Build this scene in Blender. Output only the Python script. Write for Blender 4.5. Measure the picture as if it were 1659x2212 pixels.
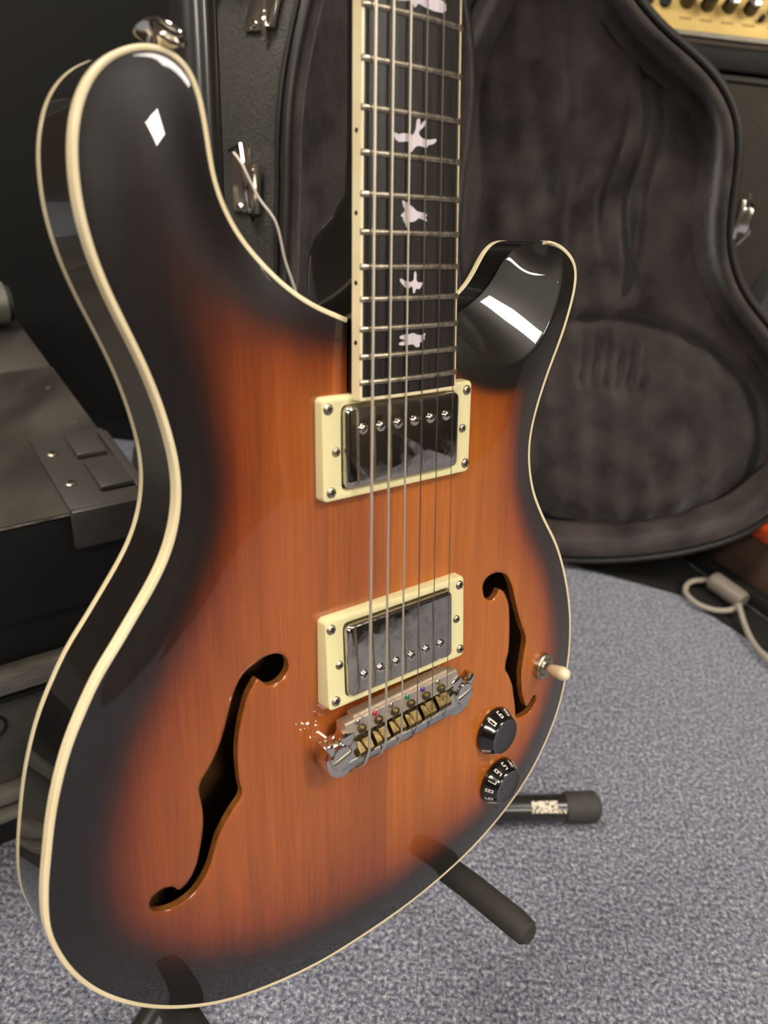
import bpy, bmesh, math, random
import numpy as np
from mathutils import Vector, Matrix
from mathutils.geometry import delaunay_2d_cdt

for o in list(bpy.data.objects):
    bpy.data.objects.remove(o, do_unlink=True)
S = bpy.context.scene
COL = S.collection
random.seed(4)

# ------------------------------------------------------------------ camera
G3 = np.array([[0.7334341, -0.0952067, 0.6730602], [0.6737783, 0.2328918, -0.7012733], [-0.0899843, 0.9678311, 0.2349590]])   # guitar axes in the room
CAMG = np.array([-241.4403, 232.2359, 273.7221])      # the camera seen from the guitar's saddle line, mm
CAM = np.array([0.0, 0.0, 0.60])
CAMROWS = np.array([[0.9932169, 0.0610192, 0.0989787], [0.1162760, -0.5212193, -0.8454645], [0.0, 0.8512386, -0.5247789]])
cd = bpy.data.cameras.new('camera'); cam = bpy.data.objects.new('camera', cd); COL.objects.link(cam)
Rm = Matrix(((CAMROWS[0][0], -CAMROWS[1][0], -CAMROWS[2][0]),
             (CAMROWS[0][1], -CAMROWS[1][1], -CAMROWS[2][1]),
             (CAMROWS[0][2], -CAMROWS[1][2], -CAMROWS[2][2]))).to_4x4()
cam.matrix_world = Matrix.Translation(CAM) @ Rm
cd.sensor_fit = 'HORIZONTAL'; cd.sensor_width = 36; cd.lens = 36 * 1757.4 / 1659
cd.clip_start = 0.02; cd.clip_end = 30
cd.dof.use_dof = True; cd.dof.focus_distance = 0.43; cd.dof.aperture_fstop = 11
S.camera = cam

# ------------------------------------------------------------------ world, exposure
S.view_settings.view_transform = 'Standard'; S.view_settings.look = 'None'
S.view_settings.gamma = 1; S.view_settings.use_curve_mapping = False
S.view_settings.exposure = 0.32
w = bpy.data.worlds.new('room_air'); S.world = w; w.use_nodes = True
w.node_tree.nodes['Background'].inputs[0].default_value = (1, .93, .84, 1)
w.node_tree.nodes['Background'].inputs[1].default_value = 0.05
PANEL_STRENGTH = 24.0

# ------------------------------------------------------------------ helpers
def lin(c):
    return tuple(((x / 255) / 12.92 if x <= 10 else ((x / 255 + .055) / 1.055) ** 2.4) for x in c) + (1,)

def mat(name, col, rough=.5, metal=0, coat=0, spec=.5, noise=None, bump=None, coat_rough=.03, sheen=0, emit=None):
    """noise=(scale, dark colour, low, high[, stretch]); bump=(scale, strength, distance[, stretch])"""
    m = bpy.data.materials.new(name); m.use_nodes = True
    nt = m.node_tree; b = nt.nodes['Principled BSDF']
    b.inputs['Base Color'].default_value = lin(col)
    b.inputs['Roughness'].default_value = rough; b.inputs['Metallic'].default_value = metal
    b.inputs['Coat Weight'].default_value = coat; b.inputs['Coat Roughness'].default_value = coat_rough
    b.inputs['Specular IOR Level'].default_value = spec
    if sheen:
        b.inputs['Sheen Weight'].default_value = sheen; b.inputs['Sheen Roughness'].default_value = .5
    if emit:
        b.inputs['Emission Color'].default_value = lin(col); b.inputs['Emission Strength'].default_value = emit
    tc = nt.nodes.new('ShaderNodeTexCoord')
    def tex(scale, stretch, detail=4):
        mp = nt.nodes.new('ShaderNodeMapping'); mp.inputs['Scale'].default_value = stretch
        nt.links.new(tc.outputs['Object'], mp.inputs['Vector'])
        n = nt.nodes.new('ShaderNodeTexNoise'); n.inputs['Scale'].default_value = scale; n.inputs['Detail'].default_value = detail
        nt.links.new(mp.outputs[0], n.inputs['Vector']); return n
    if noise:
        n = tex(noise[0], noise[4] if len(noise) > 4 else (1, 1, 1))
        r = nt.nodes.new('ShaderNodeValToRGB')
        r.color_ramp.elements[0].position = noise[2]; r.color_ramp.elements[0].color = lin(noise[1])
        r.color_ramp.elements[1].position = noise[3]; r.color_ramp.elements[1].color = lin(col)
        nt.links.new(n.outputs['Fac'], r.inputs[0]); nt.links.new(r.outputs[0], b.inputs['Base Color'])
    if bump:
        n = tex(bump[0], bump[3] if len(bump) > 3 else (1, 1, 1), 3)
        bp = nt.nodes.new('ShaderNodeBump'); bp.inputs['Strength'].default_value = bump[1]; bp.inputs['Distance'].default_value = bump[2]
        nt.links.new(n.outputs['Fac'], bp.inputs['Height']); nt.links.new(bp.outputs[0], b.inputs['Normal'])
    return m

def addmesh(name, verts, faces, m, parent=None, smooth=True, sharp=None, normals=None, scale=1.0):
    me = bpy.data.meshes.new(name)
    v = np.asarray(verts, dtype=float) * scale
    me.from_pydata(v.tolist(), [], [tuple(int(i) for i in f) for f in faces]); me.materials.append(m)
    me.update()
    if smooth:
        me.polygons.foreach_set('use_smooth', [True] * len(me.polygons))
        if sharp is not None: me.set_sharp_from_angle(angle=math.radians(sharp))
        if normals is not None: me.normals_split_custom_set_from_vertices([tuple(n) for n in normals])
    o = bpy.data.objects.new(name, me); COL.objects.link(o)
    if parent is not None: o.parent = parent
    return o

class MB:
    """collects simple solids into one mesh"""
    def __init__(s): s.v = []; s.f = []
    def add(s, vs, fs):
        k = len(s.v); s.v += [tuple(map(float, p)) for p in vs]; s.f += [tuple(i + k for i in f) for f in fs]; return s
    def box(s, c, size, rot=None, bev=0.0):
        bm = bmesh.new(); bmesh.ops.create_cube(bm, size=1)
        for v in bm.verts: v.co = Vector((v.co.x * size[0], v.co.y * size[1], v.co.z * size[2]))
        if bev: bmesh.ops.bevel(bm, geom=list(bm.edges), offset=bev, segments=2, profile=.5, affect='EDGES')
        R = rot if rot is not None else Matrix.Identity(3)
        vs = [R @ v.co + Vector(c) for v in bm.verts]; bm.verts.index_update()
        s.add(vs, [[v.index for v in f.verts] for f in bm.faces]); bm.free(); return s
    def lathe(s, prof, c=(0, 0, 0), axis=(0, 0, 1), n=24):
        """prof = [(r, h)] along axis"""
        a = Vector(axis).normalized(); u = a.orthogonal().normalized(); w_ = a.cross(u)
        vs = []; fs = []
        for r, h in prof:
            for i in range(n):
                t = 2 * math.pi * i / n
                vs.append(Vector(c) + a * h + (u * math.cos(t) + w_ * math.sin(t)) * r)
        for j in range(len(prof) - 1):
            for i in range(n):
                fs.append((j * n + i, j * n + (i + 1) % n, (j + 1) * n + (i + 1) % n, (j + 1) * n + i))
        fs.append(tuple(reversed(range(n)))); fs.append(tuple(range((len(prof) - 1) * n, len(prof) * n)))
        return s.add(vs, fs)
    def tube(s, pts, r, n=12, closed=False, cap=True):
        P = [Vector(p) for p in pts]; N = len(P); rs = r if isinstance(r, (list, tuple)) else [r] * N
        vs = []; prev = None
        for i in range(N):
            a = P[(i - 1) % N] if (i > 0 or closed) else P[0]; b = P[(i + 1) % N] if (i < N - 1 or closed) else P[-1]
            t = (b - a).normalized()
            u = t.orthogonal().normalized() if prev is None else (prev - t * prev.dot(t)).normalized()
            prev = u; w_ = t.cross(u)
            for k in range(n):
                q = 2 * math.pi * k / n; vs.append(P[i] + (u * math.cos(q) + w_ * math.sin(q)) * rs[i])
        fs = []
        for i in range(N if closed else N - 1):
            for k in range(n):
                a = i * n; b = ((i + 1) % N) * n; fs.append((a + k, a + (k + 1) % n, b + (k + 1) % n, b + k))
        if cap and not closed: fs += [tuple(reversed(range(n))), tuple(range((N - 1) * n, N * n))]
        return s.add(vs, fs)
    def prism(s, poly, f0, f1):
        """poly 2D (ccw), f0/f1 map 2D point to 3D bottom/top"""
        n = len(poly); vs = [f0(p) for p in poly] + [f1(p) for p in poly]
        fs = [tuple(reversed(range(n))), tuple(range(n, 2 * n))] + [(i, (i + 1) % n, n + (i + 1) % n, n + i) for i in range(n)]
        return s.add(vs, fs)
    def build(s, name, m, parent=None, sharp=35, scale=1.0, smooth=True):
        return addmesh(name, s.v, s.f, m, parent, smooth, sharp, None, scale)

def tag(o, label=None, cat=None, group=None, kind=None):
    if label: o['label'] = label
    if cat: o['category'] = cat
    if group: o['group'] = group
    if kind: o['kind'] = kind
    return o

def thing(name, label, cat, loc=(0, 0, 0), M=None, group=None):
    o = bpy.data.objects.new(name, None); COL.objects.link(o); o.empty_display_size = .05
    o.matrix_world = M if M is not None else Matrix.Translation(loc)
    return tag(o, label, cat, group)

def dup(o, parent=None, mtx=None):
    c = o.copy(); COL.objects.link(c); c.parent = parent
    if mtx is not None: c.matrix_local = mtx
    for ch in o.children: dup(ch, c)
    return c

def catmull(pts, n, closed=True):
    P = np.array(pts, float); N = len(P); out = []
    for i in range(N if closed else N - 1):
        if closed: p = [P[(i + k) % N] for k in (-1, 0, 1, 2)]
        else: p = [P[max(i - 1, 0)], P[i], P[i + 1], P[min(i + 2, N - 1)]]
        # centripetal
        t = [0]
        for a, b in zip(p, p[1:]): t.append(t[-1] + max(np.linalg.norm(b - a), 1e-6) ** .5)
        for k in range(n):
            u = t[1] + (t[2] - t[1]) * k / n
            A1 = (t[1]-u)/(t[1]-t[0])*p[0] + (u-t[0])/(t[1]-t[0])*p[1] if t[1]-t[0] > 2e-3 else p[1]
            A2 = (t[2]-u)/(t[2]-t[1])*p[1] + (u-t[1])/(t[2]-t[1])*p[2]
            A3 = (t[3]-u)/(t[3]-t[2])*p[2] + (u-t[2])/(t[3]-t[2])*p[3] if t[3]-t[2] > 2e-3 else p[2]
            B1 = (t[2]-u)/(t[2]-t[0])*A1 + (u-t[0])/(t[2]-t[0])*A2
            B2 = (t[3]-u)/(t[3]-t[1])*A2 + (u-t[1])/(t[3]-t[1])*A3
            out.append((t[2]-u)/(t[2]-t[1])*B1 + (u-t[1])/(t[2]-t[1])*B2)
    if not closed: out.append(P[-1])
    return np.array(out)

def resample(P, step, closed=True):
    P = np.array(P); Q = np.vstack([P, P[:1]]) if closed else P
    d = np.r_[0, np.cumsum(np.linalg.norm(np.diff(Q, axis=0), axis=1))]
    n = max(int(round(d[-1] / step)), 4); s = np.linspace(0, d[-1], n + 1)
    if closed: s = s[:-1]
    return np.c_[[np.interp(s, d, Q[:, k]) for k in range(Q.shape[1])]].T

def smooth_open(P, it, lo=0, hi=0):
    P = P.copy()
    for _ in range(it):
        P[1:-1] = .25 * P[:-2] + .5 * P[1:-1] + .25 * P[2:]
    return P

def smooth_closed(P, it):
    for _ in range(it): P = .25 * np.roll(P, 1, 0) + .5 * P + .25 * np.roll(P, -1, 0)
    return P

def inside(poly, pts):
    x, y = pts[:, 0], pts[:, 1]; r = np.zeros(len(pts), bool)
    px, py = poly[:, 0], poly[:, 1]; qx, qy = np.roll(px, -1), np.roll(py, -1)
    for a, b, c, d in zip(px, py, qx, qy):
        k = (b > y) != (d > y)
        if b != d: r ^= k & (x < (c - a) * (y - b) / (d - b) + a)
    return r

def mindist(pts, poly):
    out = np.empty(len(pts)); idx = np.empty(len(pts), int)
    for i in range(0, len(pts), 4000):
        D = np.hypot(pts[i:i+4000, None, 0] - poly[None, :, 0], pts[i:i+4000, None, 1] - poly[None, :, 1])
        idx[i:i+4000] = D.argmin(1); out[i:i+4000] = D.min(1)
    return out, idx

def sstep(x, a, b):
    t = np.clip((x - a) / (b - a), 0, 1); return t * t * (3 - 2 * t)

# ------------------------------------------------------------------ materials
def top_material():
    m = bpy.data.materials.new('sunburst_mahogany'); m.use_nodes = True; nt = m.node_tree; b = nt.nodes['Principled BSDF']
    at = nt.nodes.new('ShaderNodeAttribute'); at.attribute_name = 'burst'
    tc = nt.nodes.new('ShaderNodeTexCoord')
    def noise(scale, st, det=5):
        mp = nt.nodes.new('ShaderNodeMapping'); mp.inputs['Scale'].default_value = st; nt.links.new(tc.outputs['Object'], mp.inputs[0])
        n = nt.nodes.new('ShaderNodeTexNoise'); n.inputs['Scale'].default_value = scale; n.inputs['Detail'].default_value = det
        nt.links.new(mp.outputs[0], n.inputs['Vector']); return n
    def mth(op, a, c, v=None):
        n = nt.nodes.new('ShaderNodeMath'); n.operation = op; n.use_clamp = False
        for i, q in enumerate((a, c)):
            if isinstance(q, (int, float)): n.inputs[i].default_value = q
            else: nt.links.new(q, n.inputs[i])
        return n.outputs[0]
    big = noise(26, (1, .12, 1), 3); fine = noise(700, (1, .035, 1), 4); mid = noise(120, (1, .03, 1), 3); soft = noise(12, (1, 1, 1), 2)
    fac = mth('ADD', at.outputs['Fac'], mth('MULTIPLY', mth('SUBTRACT', soft.outputs['Fac'], .5), .10))
    r = nt.nodes.new('ShaderNodeValToRGB'); cr = r.color_ramp
    stops = [(0.0, (20, 16, 17)), (.36, (23, 16, 16)), (.50, (46, 21, 14)), (.63, (88, 36, 15)), (.78, (130, 60, 22)), (1.0, (158, 84, 33))]
    cr.elements[0].position = 0; cr.elements[0].color = lin(stops[0][1]); cr.elements[1].position = 1; cr.elements[1].color = lin(stops[-1][1])
    for p, c in stops[1:-1]:
        e = cr.elements.new(p); e.color = lin(c)
    nt.links.new(fac, r.inputs[0])
    # grain: broad ribbons + fine pores, scaled multiplicatively
    g = mth('ADD', mth('MULTIPLY', mth('SUBTRACT', big.outputs['Fac'], .5), .6), mth('MULTIPLY', mth('SUBTRACT', fine.outputs['Fac'], .5), .7))
    g = mth('ADD', g, mth('MULTIPLY', mth('SUBTRACT', mid.outputs['Fac'], .5), .7))
    sep = nt.nodes.new('ShaderNodeSeparateXYZ'); nt.links.new(tc.outputs['Object'], sep.inputs[0])
    half = mth('GREATER_THAN', sep.outputs['X'], -.0005)          # the centre seam of the two-piece top
    g = mth('ADD', mth('ADD', g, 1.0), mth('MULTIPLY', half, .20))
    mx = nt.nodes.new('ShaderNodeVectorMath'); mx.operation = 'SCALE'
    nt.links.new(r.outputs[0], mx.inputs[0]); nt.links.new(g, mx.inputs['Scale'])
    hs = nt.nodes.new('ShaderNodeMix'); hs.data_type = 'RGBA'; hs.blend_type = 'MULTIPLY'
    nt.links.new(half, hs.inputs[0]); nt.links.new(mx.outputs[0], hs.inputs[6]); hs.inputs[7].default_value = (1.06, 1.16, .66, 1)
    nt.links.new(hs.outputs[2], b.inputs['Base Color'])
    b.inputs['Roughness'].default_value = .38; b.inputs['Coat Weight'].default_value = 1.0; b.inputs['Coat Roughness'].default_value = .018
    b.inputs['Specular IOR Level'].default_value = .3
    return m

M = {}
M['top'] = top_material()
M['black_gloss'] = mat('black_lacquer', (10, 9, 9), .25, coat=1, coat_rough=.02)
M['cream'] = mat('cream_binding', (236, 223, 184), .32, coat=.5, coat_rough=.1, noise=(40, (228, 212, 170), .3, .7))
M['cream_plastic'] = mat('cream_plastic', (232, 224, 172), .3, coat=.3, coat_rough=.12)
M['board'] = mat('dark_fingerboard_wood', (46, 42, 40), .36, noise=(500, (26, 23, 22), .35, .7, (1, .03, 1)), bump=(600, .25, .0004, (1, .03, 1)))
M['pearl'] = mat('pearl_inlay', (232, 222, 228), .22, coat=.6, noise=(180, (205, 198, 206), .3, .7, (1, .3, 1)))
M['nickel'] = mat('nickel', (212, 202, 182), .34, metal=1, noise=(300, (140, 132, 116), .3, .7))
M['chrome'] = mat('chrome', (214, 210, 202), .16, metal=1)
M['chrome_bright'] = mat('bright_chrome', (225, 220, 212), .05, metal=1)
M['satin'] = mat('satin_nickel', (226, 212, 196), .36, metal=.9)
M['brass'] = mat('aged_brass', (136, 116, 74), .38, metal=1, noise=(400, (88, 74, 48), .3, .7))
M['satin_grey'] = mat('soft_chrome', (206, 206, 204), .26, metal=1)
M['steel'] = mat('steel_string', (150, 140, 125), .3, metal=1)
M['inner'] = mat('raw_inner_wood', (120, 84, 46), .8, noise=(80, (80, 55, 30), .3, .7, (1, .1, 1)))
M['edge_wood'] = mat('cut_wood_edge', (150, 92, 36), .5, noise=(200, (110, 62, 22), .3, .7))
M['knob'] = mat('black_knob_plastic', (16, 13, 13), .2, coat=1, coat_rough=.05)
M['white'] = mat('white_print', (222, 218, 210), .5)
M['dark'] = mat('flat_black', (9, 9, 9), .7)

def cover_material():
    m = bpy.data.materials.new('smudged_chrome'); m.use_nodes = True; nt = m.node_tree; b = nt.nodes['Principled BSDF']
    b.inputs['Metallic'].default_value = 1
    tc = nt.nodes.new('ShaderNodeTexCoord')
    n1 = nt.nodes.new('ShaderNodeTexNoise'); n1.inputs['Scale'].default_value = 120; n1.inputs['Detail'].default_value = 8; n1.inputs['Roughness'].default_value = .75
    nt.links.new(tc.outputs['Object'], n1.inputs['Vector'])
    r = nt.nodes.new('ShaderNodeValToRGB'); r.color_ramp.elements[0].position = .45; r.color_ramp.elements[0].color = (.04,) * 3 + (1,)
    r.color_ramp.elements[1].position = .75; r.color_ramp.elements[1].color = (.34,) * 3 + (1,)
    nt.links.new(n1.outputs['Fac'], r.inputs[0]); nt.links.new(r.outputs[0], b.inputs['Roughness'])
    r2 = nt.nodes.new('ShaderNodeValToRGB'); r2.color_ramp.elements[0].position = .35; r2.color_ramp.elements[0].color = lin((205, 200, 192))
    r2.color_ramp.elements[1].position = .8; r2.color_ramp.elements[1].color = lin((150, 144, 134))
    nt.links.new(n1.outputs['Fac'], r2.inputs[0]); nt.links.new(r2.outputs[0], b.inputs['Base Color'])
    return m
M['cover'] = cover_material()

def wound_material():
    m = bpy.data.materials.new('wound_string'); m.use_nodes = True; nt = m.node_tree; b = nt.nodes['Principled BSDF']
    b.inputs['Metallic'].default_value = .8; b.inputs['Roughness'].default_value = .42
    tc = nt.nodes.new('ShaderNodeTexCoord'); wv = nt.nodes.new('ShaderNodeTexWave'); wv.bands_direction = 'Y'; wv.inputs['Scale'].default_value = 420
    nt.links.new(tc.outputs['Object'], wv.inputs['Vector'])
    r = nt.nodes.new('ShaderNodeValToRGB'); r.color_ramp.elements[0].color = lin((130, 118, 98)); r.color_ramp.elements[1].color = lin((246, 238, 220)); r.color_ramp.elements[1].position = .6
    nt.links.new(wv.outputs['Fac'], r.inputs[0]); nt.links.new(r.outputs[0], b.inputs['Base Color'])
    return m
M['wound'] = wound_material()

def carpet_material():
    m = bpy.data.materials.new('blue_grey_carpet'); m.use_nodes = True; nt = m.node_tree; b = nt.nodes['Principled BSDF']
    tc = nt.nodes.new('ShaderNodeTexCoord')
    def nz(s, d=3, rg=.6):
        n = nt.nodes.new('ShaderNodeTexNoise'); n.inputs['Scale'].default_value = s; n.inputs['Detail'].default_value = d; n.inputs['Roughness'].default_value = rg
        nt.links.new(tc.outputs['Object'], n.inputs['Vector']); return n
    a = nz(300, 5, .75); c = nz(60, 2); e = nz(5, 2)
    r = nt.nodes.new('ShaderNodeValToRGB'); cr = r.color_ramp
    cr.elements[0].position = .37; cr.elements[0].color = lin((58, 62, 78)); cr.elements[1].position = .66; cr.elements[1].color = lin((218, 216, 216))
    q = cr.elements.new(.46); q.color = lin((104, 108, 124)); q = cr.elements.new(.56); q.color = lin((154, 157, 168))
    nt.links.new(a.outputs['Fac'], r.inputs[0])
    mx = nt.nodes.new('ShaderNodeMix'); mx.data_type = 'RGBA'; mx.blend_type = 'MULTIPLY'; mx.inputs[0].default_value = .45
    r2 = nt.nodes.new('ShaderNodeValToRGB'); r2.color_ramp.elements[0].position = .3; r2.color_ramp.elements[0].color = (.6, .6, .62, 1); r2.color_ramp.elements[1].position = .62
    nt.links.new(c.outputs['Fac'], r2.inputs[0]); nt.links.new(r.outputs[0], mx.inputs[6]); nt.links.new(r2.outputs[0], mx.inputs[7])
    nt.links.new(mx.outputs[2], b.inputs['Base Color']); b.inputs['Roughness'].default_value = .95; b.inputs['Specular IOR Level'].default_value = .1
    b.inputs['Sheen Weight'].default_value = .15
    bp = nt.nodes.new('ShaderNodeBump'); bp.inputs['Strength'].default_value = .9; bp.inputs['Distance'].default_value = .0025
    nt.links.new(a.outputs['Fac'], bp.inputs['Height']); nt.links.new(bp.outputs[0], b.inputs['Normal'])
    return m
M['carpet'] = carpet_material()
M['wall'] = mat('painted_wall', (88, 78, 68), .85, noise=(6, (80, 71, 62), .3, .7))
M['ceiling'] = mat('ceiling_tile', (192, 186, 174), .9, noise=(40, (200, 194, 182), .3, .7))
M['plush'] = mat('black_plush', (68, 61, 58), .95, noise=(22, (34, 30, 30), .3, .68), bump=(120, .5, .003), sheen=.35, spec=.1)
M['tolex'] = mat('grey_black_leatherette', (74, 73, 69), .48, noise=(300, (58, 57, 54), .3, .7), bump=(330, .7, .0018))
M['tolex_dark'] = mat('black_leatherette', (24, 23, 22), .55, bump=(420, .6, .001))
M['piping'] = mat('case_rim_vinyl', (34, 32, 31), .42, bump=(60, .1, .001))
M['grille'] = mat('brown_black_grille', (62, 54, 44), .85, noise=(900, (34, 30, 25), .4, .6), bump=(900, .4, .0006))
M['gold'] = mat('gold_panel', (214, 186, 112), .38, metal=.25, noise=(22, (190, 160, 92), .3, .7))
M['rack_top'] = mat('worn_black_board', (78, 73, 66), .45, noise=(26, (42, 39, 36), .3, .72, (1, .35, 1)), bump=(60, .35, .002, (1, .3, 1)))
M['edge_wear'] = mat('worn_edge_grey', (120, 112, 102), .5, noise=(90, (40, 38, 35), .35, .6))
M['rack_plastic'] = mat('black_case_corner', (60, 57, 54), .42)
M['aluminium'] = mat('brushed_trim', (158, 153, 140), .4, metal=.35, noise=(60, (120, 116, 106), .3, .7, (1, 1, 12)))
M['rack_grey'] = mat('rack_panel_grey', (112, 110, 98), .45, metal=.3, noise=(15, (70, 70, 63), .3, .7))
M['tube'] = mat('black_painted_tube', (36, 35, 34), .3, coat=.4, coat_rough=.15)
M['foam'] = mat('black_foam_sleeve', (52, 49, 45), .75, bump=(500, .3, .0006), noise=(60, (42, 39, 36), .3, .7))
M['rubber'] = mat('grey_black_rubber', (62, 60, 55), .7, noise=(90, (48, 46, 42), .3, .7))
M['orange'] = mat('orange_leatherette', (214, 84, 34), .5, bump=(500, .3, .0006), noise=(60, (188, 68, 26), .3, .7))
M['brown_cloth'] = mat('brown_grille_cloth', (92, 70, 54), .9, noise=(500, (66, 50, 40), .35, .65), bump=(700, .4, .0006))
M['cable'] = mat('grey_cable', (150, 142, 130), .5)
M['ferrite'] = mat('grey_plastic_barrel', (116, 108, 98), .5)
M['nylon'] = mat('dark_brown_nylon', (40, 34, 30), .8, noise=(24, (26, 22, 20), .3, .7), bump=(500, .4, .0008), sheen=.2)
M['string_white'] = mat('white_tag_string', (205, 196, 184), .7)
M['card'] = mat('pale_card', (190, 180, 160), .7, noise=(9, (165, 156, 138), .3, .7))

# ------------------------------------------------------------------ room
def room():
    x0, x1, y0, y1, h = -2.4, 5.8, -4.6, 2.3, 2.55
    def slab(name, c, s, m): return tag(MB().box(c, s).build(name, m), kind='structure')
    slab('floor', ((x0+x1)/2, (y0+y1)/2, -.05), (x1-x0+.2, y1-y0+.2, .1), M['carpet'])
    slab('ceiling', ((x0+x1)/2, (y0+y1)/2, h+.05), (x1-x0+.2, y1-y0+.2, .1), M['ceiling'])
    slab('wall_back', ((x0+x1)/2, y1+.05, h/2), (x1-x0+.2, .1, h), M['wall'])
    slab('wall_front', ((x0+x1)/2, y0-.05, h/2), (x1-x0+.2, .1, h), M['wall'])
    slab('wall_left', (x0-.05, (y0+y1)/2, h/2), (.1, y1-y0, h), M['wall'])
    slab('wall_right', (x1+.05, (y0+y1)/2, h/2), (.1, y1-y0, h), M['wall'])
    lamp = mat('lamp_diffuser', (255, 244, 230), .5, emit=PANEL_STRENGTH)
    k = 0
    LP = [((1.75, -.22), 'nearest the guitar on its treble side'), ((-1.0, .3), 'above the flight cases'), ((-1.0, -2.0), 'behind the photographer on the left'),
          ((1.9, -2.6), 'behind the photographer on the right'), ((4.4, -.75), 'in the second row to the right'), ((3.5, -4.1), 'in the far corner behind the photographer')]
    for (cx, cy), nm in LP:
        t = thing('ceiling_light', 'fluorescent ceiling panel ' + nm, 'light', (cx, cy, h), group='ceiling panels')
        fr = MB()
        for sx, sy, wx, wy in ((0, .3, 1.22, .03), (0, -.3, 1.22, .03), (.6, 0, .03, .57), (-.6, 0, .03, .57)): fr.box((sx, sy, -.012), (wx, wy, .024))
        fr.build('frame', M['white'], t)
        MB().box((0, 0, -.008), (1.17, .57, .01)).build('diffuser', lamp, t)
room()

# ------------------------------------------------------------------ THE GUITAR (all in mm in its own axes: x across, y up the neck, z out of the face)
OFF = np.array([0., 142., 20.])                     # the Empty sits at the bottom edge of the body
gm = Matrix([[G3[i][j] for j in range(3)] for i in range(3)]).to_4x4()
org = G3 @ (-OFF - CAMG) / 1000 + CAM
guitar = thing('electric_guitar', 'semi-hollow electric guitar with tobacco sunburst top, cream binding and two f-holes, on a stand', 'guitar', M=Matrix.Translation(org) @ gm)
def T(v): return (np.asarray(v, float) + OFF) / 1000
def part(name, v, f, m, parent=None, sharp=None, normals=None):
    return addmesh(name, T(v), f, m, parent or guitar, True, sharp, normals)
def pmb(mb, name, m, parent=None, sharp=35):
    return addmesh(name, T(mb.v), mb.f, m, parent or guitar, True, sharp)

OUT = [(-27.8, 203.75), (-29.74, 204.57), (-33.59, 206.0), (-38.96, 207.81), (-44.97, 210.65), (-50.82, 213.97), (-56.49, 218.08), (-62.23, 222.96), (-67.65, 228.4), (-73.08, 234.32), (-78.05, 241.66), (-81.19, 247.89), (-83.32, 254.0), (-84.61, 260.81), (-85.34, 267.52), (-86.23, 274.1), (-87.46, 280.53), (-89.24, 286.04), (-92.25, 290.58), (-97.63, 293.83), (-102.04, 294.54), (-107.4, 294.28), (-111.85, 293.16), (-115.68, 291.77), (-119.38, 289.73), (-123.32, 286.62), (-127.54, 281.83), (-131.01, 275.43), (-132.99, 269.19), (-134.46, 262.29), (-134.89, 255.38), (-134.71, 245.59), (-133.28, 235.58), (-130.47, 224.52), (-125.97, 212.21), (-121.24, 201.39), (-116.48, 189.93), (-112.11, 177.31), (-108.54, 163.17), (-106.69, 152.03), (-106.39, 142.71), (-107.44, 133.47), (-109.86, 124.4), (-114.1, 114.71), (-120.69, 104.63), (-128.17, 94.89), (-135.57, 85.24), (-143.87, 75.03), (-151.4, 62.68), (-158.06, 50.03), (-163.47, 35.78), (-167.76, 20.86), (-170.94, 5.11), (-173.1, -6.35), (-174.39, -18.09), (-174.61, -28.34), (-172.53, -39.5), (-168.03, -53.46), (-160.73, -67.88), (-150.82, -81.58), (-136.95, -95.88), (-119.5, -109.17), (-100.38, -119.88), (-79.53, -127.29), (-45.0, -134.79), (-6.33, -136.48), (29.23, -134.42), (67.91, -126.7), (100.84, -113.14), (126.19, -95.24), (142.68, -74.94), (154.08, -50.91), (158.9, -21.95), (157.09, 8.32), (149.53, 35.83), (136.83, 63.24), (119.68, 87.14), (109.49, 104.29), (104.29, 122.54), (104.03, 135.62), (107.83, 150.54), (115.11, 168.76), (124.62, 188.0), (130.79, 204.9), (133.13, 216.92), (131.52, 225.27), (125.61, 230.41), (118.5, 234.2), (111.5, 236.2), (105, 236.9), (99, 235.4), (94.5, 232.6), (91, 228.6), (87, 222.6), (83, 217.2), (78, 212.3), (72.5, 208.3), (66, 205), (58, 202), (49, 199.6), (40, 198.2), (31, 197.6)]
FL = [[-77.3, 60.2], [-71.9, 61.8], [-67.2, 61.4], [-63.2, 59.2], [-61.2, 56.3], [-60.6, 52.8], [-61.7, 50.0], [-64.9, 47.2], [-69.1, 46.4], [-73.1, 48.1], [-75.0, 50.3], [-76.9, 52.1], [-79.0, 50.0], [-82.1, 45.7], [-84.4, 39.4], [-86.7, 31.2], [-88.1, 22.6], [-88.4, 13.3], [-87.9, 5.0], [-87.0, -1.6], [-88.0, -4.3], [-91.5, -7.8], [-96.4, -13.7], [-100.4, -20.0], [-102.7, -26.5], [-105.3, -32.9], [-109.6, -39.0], [-114.3, -42.7], [-120.0, -44.2], [-125.6, -44.0], [-130.9, -41.8], [-133.6, -38.7], [-133.8, -35.8], [-132.3, -33.3], [-128.9, -31.9], [-124.7, -32.2], [-122.1, -33.8], [-120.4, -36.2], [-118.6, -36.2], [-115.0, -33.7], [-111.4, -28.0], [-109.1, -20.2], [-107.2, -10.9], [-106.7, -2.9], [-107.3, 4.0], [-107.8, 9.6], [-106.7, 13.1], [-102.4, 18.3], [-98.2, 25.0], [-94.6, 33.2], [-91.6, 42.2], [-88.7, 50.0], [-85.2, 55.7], [-81.2, 58.7]]
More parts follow.
